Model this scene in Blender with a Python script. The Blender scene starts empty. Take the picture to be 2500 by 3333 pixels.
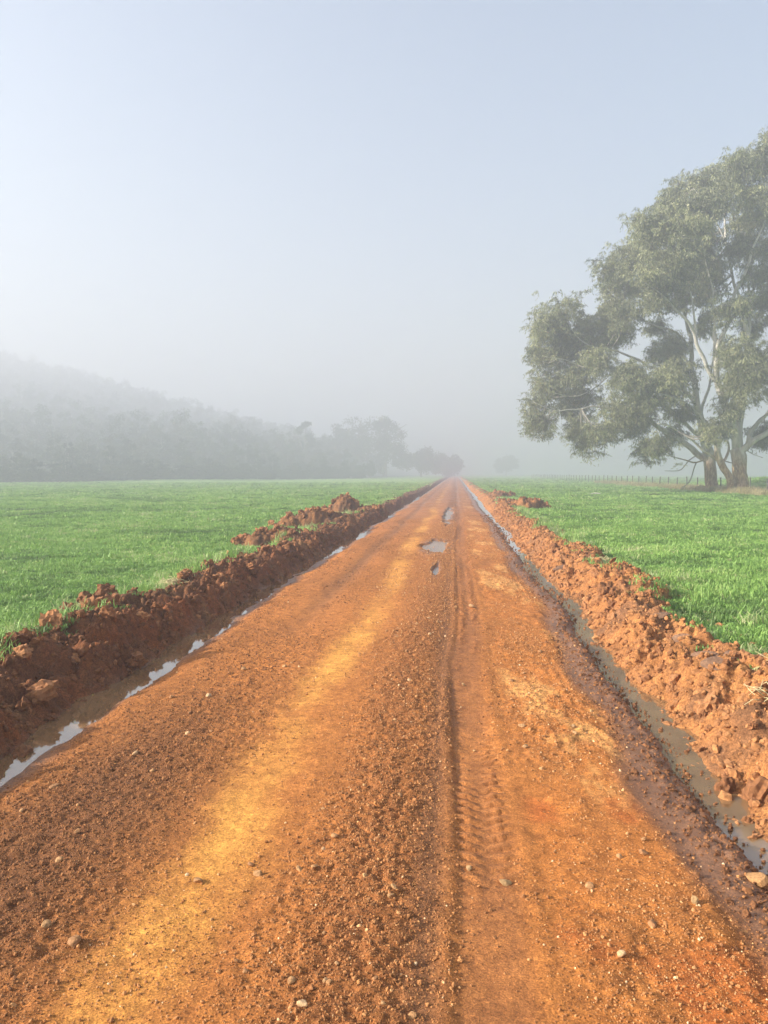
import bpy, math, random
import numpy as np
from mathutils import Vector, Matrix

# ------------------------------------------------------------------ camera, sky, sun, exposure
scene = bpy.context.scene
coll = scene.collection
R = math.radians
rng = np.random.default_rng(7)
random.seed(11)

cam_data = bpy.data.cameras.new("camera")
cam_data.sensor_width = 36.0
cam_data.lens = 27.0
cam_data.clip_start = 0.05
cam_data.clip_end = 4000.0
cam = bpy.data.objects.new("camera", cam_data)
coll.objects.link(cam)
cam.location = (0.0, 0.0, 1.6)
cam.rotation_euler = (R(90.0 - 2.92), 0.0, R(5.34))
scene.camera = cam

SUN_ELEVATION = 23.0
SUN_AZIMUTH = 254.0            # compass degrees from +Y clockwise: low in the left, a little behind the camera

world = bpy.data.worlds.new("World")
scene.world = world
world.use_nodes = True
wn = world.node_tree
wn.nodes.clear()
wo = wn.nodes.new("ShaderNodeOutputWorld")
wb = wn.nodes.new("ShaderNodeBackground")
sky = wn.nodes.new("ShaderNodeTexSky")
sky.sky_type = 'NISHITA'
sky.sun_disc = False
sky.sun_elevation = R(SUN_ELEVATION)
sky.sun_rotation = R(SUN_AZIMUTH)
sky.air_density = 1.0
sky.dust_density = 5.0
sky.ozone_density = 1.0
wb.inputs["Strength"].default_value = 0.078
wn.links.new(sky.outputs[0], wb.inputs["Color"])
wn.links.new(wb.outputs[0], wo.inputs["Surface"])

sun_data = bpy.data.lights.new("sun", 'SUN')
sun_data.energy = 5.0
sun_data.angle = R(1.2)
sun_data.color = (1.0, 0.93, 0.82)
sun = bpy.data.objects.new("sun", sun_data)
coll.objects.link(sun)
_az, _el = R(SUN_AZIMUTH), R(SUN_ELEVATION)
_to_sun = Vector((math.sin(_az) * math.cos(_el), math.cos(_az) * math.cos(_el), math.sin(_el)))
sun.rotation_euler = _to_sun.to_track_quat('Z', 'Y').to_euler()
sun.location = _to_sun * 60

scene.view_settings.view_transform = 'Standard'
scene.view_settings.look = 'None'
scene.view_settings.gamma = 1.0
scene.view_settings.exposure = 1.9
scene.view_settings.use_curve_mapping = False
scene.render.engine = 'CYCLES'
scene.cycles.use_denoising = True
scene.cycles.volume_bounces = 2
scene.cycles.max_bounces = 6
scene.cycles.use_adaptive_sampling = True
scene.cycles.adaptive_threshold = 0.015

# ------------------------------------------------------------------ numpy noise
def _hash(ix, iy, seed):
    h = (ix.astype(np.int64) * 374761393 + iy.astype(np.int64) * 668265263 + seed * 2246822519) & 0xFFFFFFFF
    h = ((h ^ (h >> 13)) * 1274126177) & 0xFFFFFFFF
    h = ((h ^ (h >> 15)) * 2654435761) & 0xFFFFFFFF
    h = h ^ (h >> 16)
    return (h & 0xFFFFFF) / float(0x1000000)

def noise(x, y, seed=0):
    """smooth value noise in -1..1"""
    x = np.asarray(x, float); y = np.asarray(y, float)
    ix = np.floor(x); iy = np.floor(y)
    fx = x - ix; fy = y - iy
    u = fx * fx * fx * (fx * (fx * 6 - 15) + 10); v = fy * fy * fy * (fy * (fy * 6 - 15) + 10)
    a = _hash(ix, iy, seed); b = _hash(ix + 1, iy, seed); c = _hash(ix, iy + 1, seed); d = _hash(ix + 1, iy + 1, seed)
    return ((a + (b - a) * u) * (1 - v) + (c + (d - c) * u) * v) * 2 - 1

def fbm(x, y, octv=4, seed=0, gain=0.5):
    s = 0.0; amp = 1.0; tot = 0.0
    x = np.asarray(x, float); y = np.asarray(y, float)
    for o in range(octv):
        s = s + amp * noise(x, y, seed + 17 * o); tot += amp
        x, y = x * 2.03 + y * 0.31 + 3.7, y * 2.03 - x * 0.31 + 1.3
        amp *= gain
    return s / tot

def lumps(x, y, size, seed=0, flat=1.0):
    """field of rounded lumps of about the given size (m); height 0..size/2"""
    X = x / size; Y = y / size
    ix = np.floor(X); iy = np.floor(Y)
    best = np.zeros_like(X)
    for dx in (-1, 0, 1):
        for dy in (-1, 0, 1):
            cx = ix + dx; cy = iy + dy
            px = cx + _hash(cx, cy, seed); py = cy + _hash(cx, cy, seed + 1)
            r = 0.35 + 0.55 * _hash(cx, cy, seed + 2)
            d2 = ((X - px) ** 2 + (Y - py) ** 2) / (r * r)
            best = np.maximum(best, r * np.sqrt(np.clip(1 - d2, 0, 1)))
    return best * size * 0.6 * flat

def sstep(a, b, x):
    t = np.clip((np.asarray(x, float) - a) / (b - a), 0, 1)
    return t * t * (3 - 2 * t)

def bump1(x, c, w):
    return np.exp(-((x - c) / w) ** 2)

# ------------------------------------------------------------------ object helpers
def link(o, parent=None):
    coll.objects.link(o)
    if parent is not None:
        o.parent = parent
    return o

def tag(o, label=None, cat=None, group=None, kind=None):
    if label: o["label"] = label
    if cat: o["category"] = cat
    if group: o["group"] = group
    if kind: o["kind"] = kind
    return o

def empty(name, loc, rz=0.0):
    o = bpy.data.objects.new(name, None)
    o.empty_display_size = 0.2
    o.location = loc; o.rotation_euler = (0, 0, rz)
    coll.objects.link(o)
    return o

def mesh_np(name, co, quads=None, tris=None, mat=None, smooth=True, colors=None, floats=None):
    me = bpy.data.meshes.new(name)
    co = np.asarray(co, np.float32)
    loops = []; starts = []; n = 0
    if quads is not None and len(quads):
        q = np.asarray(quads, np.int32)
        loops.append(q.ravel()); starts.append(np.arange(len(q)) * 4 + n); n += q.size
    if tris is not None and len(tris):
        t = np.asarray(tris, np.int32)
        loops.append(t.ravel()); starts.append(np.arange(len(t)) * 3 + n); n += t.size
    loops = np.concatenate(loops); starts = np.concatenate(starts)
    me.vertices.add(len(co)); me.vertices.foreach_set("co", co.ravel())
    me.loops.add(len(loops)); me.loops.foreach_set("vertex_index", loops.astype(np.int32))
    me.polygons.add(len(starts)); me.polygons.foreach_set("loop_start", starts.astype(np.int32))
    me.update(calc_edges=True)
    me.polygons.foreach_set("use_smooth", np.full(len(starts), smooth, bool))
    if colors is not None:
        a = me.color_attributes.new("soil", 'FLOAT_COLOR', 'POINT')
        c4 = np.ones((len(co), 4), np.float32); c4[:, :3] = colors
        a.data.foreach_set("color", c4.ravel())
    for k, v in (floats or {}).items():
        a = me.attributes.new(k, 'FLOAT', 'POINT')
        a.data.foreach_set("value", np.asarray(v, np.float32).ravel())
    if mat: me.materials.append(mat)
    return me

def grid_quads(nx, ny, off=0):
    i = np.arange(nx - 1)[None, :] + np.arange(ny - 1)[:, None] * nx + off
    return np.stack([i, i + 1, i + 1 + nx, i + nx], -1).reshape(-1, 4)

def obj(name, me, parent=None):
    return link(bpy.data.objects.new(name, me), parent)

def ico(sub):
    import bmesh
    bm = bmesh.new(); bmesh.ops.create_icosphere(bm, subdivisions=sub, radius=1.0)
    v = np.array([p.co[:] for p in bm.verts]); f = np.array([[q.index for q in p.verts] for p in bm.faces])
    bm.free(); return v, f

ICO = {k: ico(k) for k in (1, 2, 3, 4)}

def rock_mesh(name, sub, seed, mat, squash=(1, .85, .65), rough=.25, freq=1.3, planes=5, smooth=False):
    """angular lump: a sphere cut by random planes, then roughened"""
    v, f = ICO[sub]; v = v.copy(); r = np.random.default_rng(seed)
    for k in range(planes):
        n = r.normal(size=3); n /= np.linalg.norm(n); d = r.uniform(.5, .8)
        s = v @ n; v -= np.outer(np.clip(s - d, 0, None), n) * .9
    v *= (1 + rough * (.6 * fbm(v[:, 0] * freq + v[:, 2] * 1.7 + seed, v[:, 1] * freq - v[:, 2] * 1.3, 3, seed) + .4 * fbm(v[:, 1] * freq * 1.5 + seed, v[:, 2] * freq * 1.5 + v[:, 0], 3, seed + 3)))[:, None]
    v *= np.array(squash)
    return mesh_np(name, v, tris=f, mat=mat, smooth=smooth)

def tube(path, radii, sides=8, cap=True):
    """verts, quads, tris of a tapered tube along a path"""
    P = np.asarray(path, float); n = len(P)
    T = np.gradient(P, axis=0); T /= np.linalg.norm(T, axis=1)[:, None] + 1e-9
    ref = np.array([0, 1.0, 0.02]) if abs(T[0][1]) < .9 else np.array([1.0, 0, 0])
    V = []
    for i in range(n):
        a = np.cross(T[i], ref); a /= np.linalg.norm(a) + 1e-9
        b = np.cross(T[i], a)
        ang = np.arange(sides) * 2 * math.pi / sides
        V.append(P[i] + radii[i] * (np.cos(ang)[:, None] * a + np.sin(ang)[:, None] * b))
    V = np.concatenate(V)
    q = []
    for i in range(n - 1):
        for k in range(sides):
            k2 = (k + 1) % sides
            q.append((i * sides + k, i * sides + k2, (i + 1) * sides + k2, (i + 1) * sides + k))
    t = []
    if cap:
        for k in range(1, sides - 1):
            t.append((0, k + 1, k)); o = (n - 1) * sides; t.append((o, o + k, o + k + 1))
    return V, np.array(q), np.array(t, int).reshape(-1, 3)

class MB:
    def __init__(s): s.v = []; s.q = []; s.t = []; s.n = 0
    def add(s, v, q=None, t=None):
        s.v.append(np.asarray(v, float))
        if q is not None and len(q): s.q.append(np.asarray(q) + s.n)
        if t is not None and len(t): s.t.append(np.asarray(t) + s.n)
        s.n += len(v)
    def mesh(s, name, mat, smooth=True):
        return mesh_np(name, np.concatenate(s.v), np.concatenate(s.q) if s.q else None, np.concatenate(s.t) if s.t else None, mat, smooth)

def resample(path, radii, step):
    P = np.asarray(path, float); r = np.asarray(radii, float)
    # Catmull-Rom through the points
    Q = [2 * P[0] - P[1]] + list(P) + [2 * P[-1] - P[-2]]
    out = []; ro = []
    for i in range(len(P) - 1):
        p0, p1, p2, p3 = Q[i], Q[i + 1], Q[i + 2], Q[i + 3]
        m = max(2, int(np.linalg.norm(p2 - p1) / step))
        for k in range(m):
            t = k / m
            out.append(.5 * (2 * p1 + (p2 - p0) * t + (2 * p0 - 5 * p1 + 4 * p2 - p3) * t * t + (3 * p1 - p0 - 3 * p2 + p3) * t ** 3))
            ro.append(r[i] * (1 - t) + r[i + 1] * t)
    out.append(P[-1]); ro.append(r[-1])
    return np.array(out), np.array(ro)

def instancer(name, co, rot, scl, tint, idx, meshes, parent=None):
    """points that carry copies of small meshes (stuff only: grass, gravel, leaves)"""
    n = len(co)
    me = bpy.data.meshes.new(name)
    me.vertices.add(n); me.vertices.foreach_set("co", np.asarray(co, np.float32).ravel())
    def att(nm, ty, arr, key):
        a = me.attributes.new(nm, ty, 'POINT'); a.data.foreach_set(key, arr.ravel())
    att("rot", 'FLOAT_VECTOR', np.asarray(rot, np.float32), "vector")
    att("scl", 'FLOAT_VECTOR', np.asarray(scl, np.float32), "vector")
    att("tint", 'FLOAT', np.asarray(tint, np.float32), "value")
    att("idx", 'INT', np.asarray(idx, np.int32), "value")
    o = link(bpy.data.objects.new(name, me), parent)
    ng = bpy.data.node_groups.new(name + "_scatter", 'GeometryNodeTree')
    ng.interface.new_socket("Geometry", in_out='INPUT', socket_type='NodeSocketGeometry')
    ng.interface.new_socket("Geometry", in_out='OUTPUT', socket_type='NodeSocketGeometry')
    N = ng.nodes; L = ng.links
    gi = N.new("NodeGroupInput"); go = N.new("NodeGroupOutput")
    iop = N.new("GeometryNodeInstanceOnPoints"); join = N.new("GeometryNodeJoinGeometry")
    for m in meshes:
        src = bpy.data.objects.new(m.name, m)
        oi = N.new("GeometryNodeObjectInfo"); oi.inputs["Object"].default_value = src
        g2 = N.new("GeometryNodeGeometryToInstance")
        L.new(oi.outputs["Geometry"], g2.inputs[0]); L.new(g2.outputs[0], join.inputs[0])
    def na(nm, ty):
        k = N.new("GeometryNodeInputNamedAttribute"); k.data_type = ty; k.inputs["Name"].default_value = nm
        return k.outputs["Attribute"]
    L.new(gi.outputs[0], iop.inputs["Points"]); L.new(join.outputs[0], iop.inputs["Instance"])
    iop.inputs["Pick Instance"].default_value = True
    L.new(na("idx", 'INT'), iop.inputs["Instance Index"])
    L.new(na("rot", 'FLOAT_VECTOR'), iop.inputs["Rotation"])
    L.new(na("scl", 'FLOAT_VECTOR'), iop.inputs["Scale"])
    L.new(iop.outputs[0], go.inputs[0])
    md = o.modifiers.new("scatter", 'NODES'); md.node_group = ng
    o["kind"] = "stuff"
    return o

# ------------------------------------------------------------------ materials
def new_mat(name):
    m = bpy.data.materials.new(name); m.use_nodes = True
    nt = m.node_tree; nt.nodes.clear()
    out = nt.nodes.new("ShaderNodeOutputMaterial")
    return m, nt, out

def N_(nt, ty, **kw):
    n = nt.nodes.new(ty)
    for k, v in kw.items(): setattr(n, k, v)
    return n

def tex_noise(nt, scale, detail=6, rough=.6, vec=None, dist=0.0):
    n = nt.nodes.new("ShaderNodeTexNoise")
    n.inputs["Scale"].default_value = scale; n.inputs["Detail"].default_value = detail
    n.inputs["Roughness"].default_value = rough; n.inputs["Distortion"].default_value = dist
    if vec is not None: nt.links.new(vec, n.inputs["Vector"])
    return n

def ramp(nt, fac, stops):
    r = nt.nodes.new("ShaderNodeValToRGB")
    while len(r.color_ramp.elements) < len(stops): r.color_ramp.elements.new(0.5)
    for e, (p, c) in zip(r.color_ramp.elements, stops):
        e.position = p; e.color = (c[0], c[1], c[2], 1)
    nt.links.new(fac, r.inputs[0])
    return r

def mixc(nt, mode, fac, a, b):
    m = nt.nodes.new("ShaderNodeMix"); m.data_type = 'RGBA'; m.blend_type = mode
    if isinstance(fac, (int, float)): m.inputs[0].default_value = fac
    else: nt.links.new(fac, m.inputs[0])
    for s, v in ((6, a), (7, b)):
        if isinstance(v, tuple): m.inputs[s].default_value = (v[0], v[1], v[2], 1)
        else: nt.links.new(v, m.inputs[s])
    return m.outputs[2]

def maprange(nt, val, a, b, c, d):
    m = nt.nodes.new("ShaderNodeMapRange"); m.clamp = True
    for i, v in enumerate((a, b, c, d)): m.inputs[1 + i].default_value = v
    nt.links.new(val, m.inputs[0]); return m.outputs[0]

def soil_material(name, bump=0.5, attr=True, base=(.3, .14, .06), fine=140.0):
    m, nt, out = new_mat(name)
    tc = N_(nt, "ShaderNodeNewGeometry")
    pos = tc.outputs["Position"]
    p = N_(nt, "ShaderNodeBsdfPrincipled")
    if attr:
        at = N_(nt, "ShaderNodeVertexColor"); at.layer_name = "soil"; col = at.outputs[0]
        w = N_(nt, "ShaderNodeAttribute"); w.attribute_name = "wet"; wet = w.outputs["Fac"]
    else:
        rgb = N_(nt, "ShaderNodeRGB"); rgb.outputs[0].default_value = (*base, 1); col = rgb.outputs[0]
        wet = None
    n1 = tex_noise(nt, fine, 8, .7, pos)
    n2 = tex_noise(nt, 11.0, 6, .65, pos)
    n3 = tex_noise(nt, 38.0, 6, .7, pos)
    v1 = ramp(nt, n1.outputs[0], [(.3, (.42, .38, .34)), (.5, (.95, .95, .95)), (.70, (1.75, 1.72, 1.62))])
    v2 = ramp(nt, n2.outputs[0], [(.3, (.72, .68, .66)), (.7, (1.28, 1.28, 1.25))])
    v3 = ramp(nt, n3.outputs[0], [(.32, (.74, .70, .68)), (.68, (1.25, 1.24, 1.22))])
    c = mixc(nt, 'MULTIPLY', 1.0, col, v1.outputs[0])
    c = mixc(nt, 'MULTIPLY', 1.0, c, v2.outputs[0])
    c = mixc(nt, 'MULTIPLY', 1.0, c, v3.outputs[0])
    nt.links.new(c, p.inputs["Base Color"])
    if wet is not None:
        nt.links.new(maprange(nt, wet, 0, 1, .92, .40), p.inputs["Roughness"])
        nt.links.new(maprange(nt, wet, 0, 1, .25, .6), p.inputs["Specular IOR Level"])
    else:
        p.inputs["Roughness"].default_value = .9
        p.inputs["Specular IOR Level"].default_value = .3
    b1 = N_(nt, "ShaderNodeBump"); b1.inputs["Strength"].default_value = bump; b1.inputs["Distance"].default_value = .02
    nt.links.new(n3.outputs[0], b1.inputs["Height"])
    b2 = N_(nt, "ShaderNodeBump"); b2.inputs["Strength"].default_value = bump; b2.inputs["Distance"].default_value = .006
    nt.links.new(n1.outputs[0], b2.inputs["Height"]); nt.links.new(b1.outputs[0], b2.inputs["Normal"])
    nt.links.new(b2.outputs[0], p.inputs["Normal"])
    nt.links.new(p.outputs[0], out.inputs[0])
    return m

def tint_material(name, stops, rough=.85, instancer_attr=True, translucent=0.0, value_var=None, spec=.3):
    m, nt, out = new_mat(name)
    if instancer_attr:
        a = N_(nt, "ShaderNodeAttribute"); a.attribute_type = 'INSTANCER'; a.attribute_name = "tint"; fac = a.outputs["Fac"]
    else:
        a = N_(nt, "ShaderNodeObjectInfo"); fac = a.outputs["Random"]
    r = ramp(nt, fac, stops); col = r.outputs[0]
    if value_var:
        g = N_(nt, "ShaderNodeNewGeometry")
        n = tex_noise(nt, value_var, 5, .65, g.outputs["Position"])
        v = ramp(nt, n.outputs[0], [(.3, (.6, .58, .55)), (.7, (1.4, 1.4, 1.38))])
        col = mixc(nt, 'MULTIPLY', 1.0, col, v.outputs[0])
    p = N_(nt, "ShaderNodeBsdfPrincipled"); p.inputs["Roughness"].default_value = rough
    p.inputs["Specular IOR Level"].default_value = spec
    nt.links.new(col, p.inputs["Base Color"])
    if translucent:
        t = N_(nt, "ShaderNodeBsdfTranslucent"); nt.links.new(col, t.inputs[0])
        mx = N_(nt, "ShaderNodeMixShader"); mx.inputs[0].default_value = translucent
        nt.links.new(p.outputs[0], mx.inputs[1]); nt.links.new(t.outputs[0], mx.inputs[2])
        nt.links.new(mx.outputs[0], out.inputs[0])
    else:
        nt.links.new(p.outputs[0], out.inputs[0])
    return m

M_ROAD = soil_material("road_earth", .55)
M_BANK = soil_material("bank_earth", .8, fine=90.0)
M_GRAVEL = tint_material("gravel", [(0, (.13, .055, .022)), (.35, (.27, .115, .040)), (.7, (.44, .20, .070)), (.92, (.60, .34, .15)), (1, (.75, .54, .32))], .8, value_var=160.0)
M_CLOD = tint_material("clod_earth", [(0, (.13, .055, .024)), (.5, (.25, .11, .045)), (1, (.40, .19, .075))], .9, value_var=45.0)
M_CLODP = tint_material("clod_part_earth", [(0, (.15, .062, .026)), (.5, (.26, .115, .048)), (1, (.38, .18, .075))], .9, instancer_attr=False, value_var=45.0)
M_STONE = tint_material("stone_pale", [(0, (.30, .145, .06)), (.6, (.40, .22, .095)), (1, (.54, .35, .19))], .75, instancer_attr=False, value_var=120.0)
M_STONE_GREEN = tint_material("stone_green", [(0, (.36, .21, .09)), (1, (.42, .27, .13))], .8, instancer_attr=False, value_var=120.0)
M_GRASS = tint_material("grass_blade", [(0, (.11, .19, .055)), (.5, (.235, .405, .095)), (.85, (.34, .50, .145)), (1, (.46, .48, .25))], .55, translucent=.28, spec=.35)
M_DRYGRASS = tint_material("dry_grass_blade", [(0, (.20, .19, .08)), (.5, (.38, .32, .16)), (1, (.55, .47, .28))], .7, translucent=.3)
M_LEAF = tint_material("gum_leaf", [(0, (.08, .094, .045)), (.5, (.175, .19, .092)), (1, (.32, .33, .165))], .5, translucent=.25, spec=.5)
M_FOREST = tint_material("forest_leaf", [(0, (.020, .032, .018)), (.6, (.040, .055, .030)), (1, (.075, .075, .045))], .7, translucent=.2)

def bark_material():
    m, nt, out = new_mat("gum_bark")
    tc = N_(nt, "ShaderNodeTexCoord"); mp = N_(nt, "ShaderNodeMapping"); mp.inputs["Scale"].default_value = (1, 1, .28)
    nt.links.new(tc.outputs["Object"], mp.inputs[0])
    sep = N_(nt, "ShaderNodeSeparateXYZ"); nt.links.new(tc.outputs["Object"], sep.inputs[0])
    n1 = tex_noise(nt, 2.2, 6, .6, mp.outputs[0]); n2 = tex_noise(nt, 9.0, 6, .7, mp.outputs[0])
    smooth = ramp(nt, n1.outputs[0], [(.32, (.28, .27, .235)), (.5, (.46, .44, .39)), (.7, (.60, .58, .52))])
    rough = ramp(nt, n2.outputs[0], [(.30, (.10, .06, .035)), (.48, (.30, .19, .10)), (.6, (.46, .31, .17)), (.75, (.62, .50, .34))])
    add = N_(nt, "ShaderNodeMath", operation='MULTIPLY_ADD'); nt.links.new(n1.outputs[0], add.inputs[0]); add.inputs[1].default_value = 3.5
    nt.links.new(sep.outputs[2], add.inputs[2])
    f = maprange(nt, add.outputs[0], 3.6, 5.6, 0, 1)
    c = mixc(nt, 'MIX', f, rough.outputs[0], smooth.outputs[0])
    p = N_(nt, "ShaderNodeBsdfPrincipled"); p.inputs["Roughness"].default_value = .85
    nt.links.new(c, p.inputs["Base Color"])
    b = N_(nt, "ShaderNodeBump"); b.inputs["Strength"].default_value = .6; b.inputs["Distance"].default_value = .08
    nt.links.new(n2.outputs[0], b.inputs["Height"]); nt.links.new(b.outputs[0], p.inputs["Normal"])
    nt.links.new(p.outputs[0], out.inputs[0]); return m
M_BARK = bark_material()

def plain_noise(name, stops, scale, rough=.85, bump=.3):
    m, nt, out = new_mat(name)
    g = N_(nt, "ShaderNodeNewGeometry"); n = tex_noise(nt, scale, 6, .65, g.outputs["Position"])
    r = ramp(nt, n.outputs[0], stops)
    p = N_(nt, "ShaderNodeBsdfPrincipled"); p.inputs["Roughness"].default_value = rough
    nt.links.new(r.outputs[0], p.inputs["Base Color"])
    b = N_(nt, "ShaderNodeBump"); b.inputs["Strength"].default_value = bump; b.inputs["Distance"].default_value = .02
    nt.links.new(n.outputs[0], b.inputs["Height"]); nt.links.new(b.outputs[0], p.inputs["Normal"])
    nt.links.new(p.outputs[0], out.inputs[0]); return m
M_POST = plain_noise("weathered_wood", [(.3, (.05, .045, .04)), (.7, (.14, .125, .11))], 30)
M_DEAD = plain_noise("dead_wood", [(.3, (.16, .145, .125)), (.7, (.38, .36, .32))], 14)
M_PALEWOOD = plain_noise("bleached_wood", [(.3, (.40, .37, .32)), (.7, (.66, .63, .57))], 20)
M_DARKWOOD = plain_noise("dark_twig", [(.3, (.05, .042, .034)), (.7, (.12, .10, .085))], 14)
M_SLAB = plain_noise("grey_clay_slab", [(.3, (.15, .075, .04)), (.7, (.27, .15, .085))], 35, .8, .6)
M_TWIG = plain_noise("gum_twig", [(.3, (.13, .115, .095)), (.7, (.27, .25, .215))], 8)
M_STRAW = plain_noise("straw", [(.3, (.42, .36, .18)), (.7, (.66, .58, .34))], 25)

def ground_material():
    m, nt, out = new_mat("pasture")
    g = N_(nt, "ShaderNodeNewGeometry"); pos = g.outputs["Position"]
    n1 = tex_noise(nt, .35, 5, .6, pos); n2 = tex_noise(nt, 5.0, 6, .7, pos)
    a = ramp(nt, n1.outputs[0], [(.3, (.19, .325, .08)), (.7, (.25, .395, .105))])
    v = ramp(nt, n2.outputs[0], [(.3, (.6, .6, .6)), (.7, (1.35, 1.35, 1.3))])
    c = mixc(nt, 'MULTIPLY', 1.0, a.outputs[0], v.outputs[0])
    at = N_(nt, "ShaderNodeAttribute"); at.attribute_name = "litter"
    c = mixc(nt, 'MIX', at.outputs["Fac"], c, (.06, .052, .032))
    p = N_(nt, "ShaderNodeBsdfPrincipled"); p.inputs["Roughness"].default_value = .95; p.inputs["Specular IOR Level"].default_value = .1
    nt.links.new(c, p.inputs["Base Color"])
    b = N_(nt, "ShaderNodeBump"); b.inputs["Strength"].default_value = .5; b.inputs["Distance"].default_value = .08
    nt.links.new(n2.outputs[0], b.inputs["Height"]); nt.links.new(b.outputs[0], p.inputs["Normal"])
    nt.links.new(p.outputs[0], out.inputs[0]); return m
M_GROUND = ground_material()

def water_material(name="muddy_water", rough=.04, coat=.75):
    m, nt, out = new_mat(name)
    g = N_(nt, "ShaderNodeNewGeometry"); mp = N_(nt, "ShaderNodeMapping"); mp.inputs["Scale"].default_value = (1, .35, 1)
    nt.links.new(g.outputs["Position"], mp.inputs[0])
    n = tex_noise(nt, 14, 3, .5, mp.outputs[0]); n2 = tex_noise(nt, 2.0, 4, .5, g.outputs["Position"])
    c = ramp(nt, n2.outputs[0], [(.3, (.17, .09, .04)), (.7, (.27, .165, .08))])
    p = N_(nt, "ShaderNodeBsdfPrincipled"); p.inputs["Roughness"].default_value = rough; p.inputs["IOR"].default_value = 1.5; p.inputs["Coat Weight"].default_value = coat; p.inputs["Coat IOR"].default_value = 1.6; p.inputs["Coat Roughness"].default_value = .03
    nt.links.new(c.outputs[0], p.inputs["Base Color"])
    b = N_(nt, "ShaderNodeBump"); b.inputs["Strength"].default_value = .10; b.inputs["Distance"].default_value = .01
    nt.links.new(n.outputs[0], b.inputs["Height"]); nt.links.new(b.outputs[0], p.inputs["Normal"])
    nt.links.new(p.outputs[0], out.inputs[0]); return m
M_WATER = water_material()
M_PUDDLE = water_material("shallow_silty_puddle", .22, .0)
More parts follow.
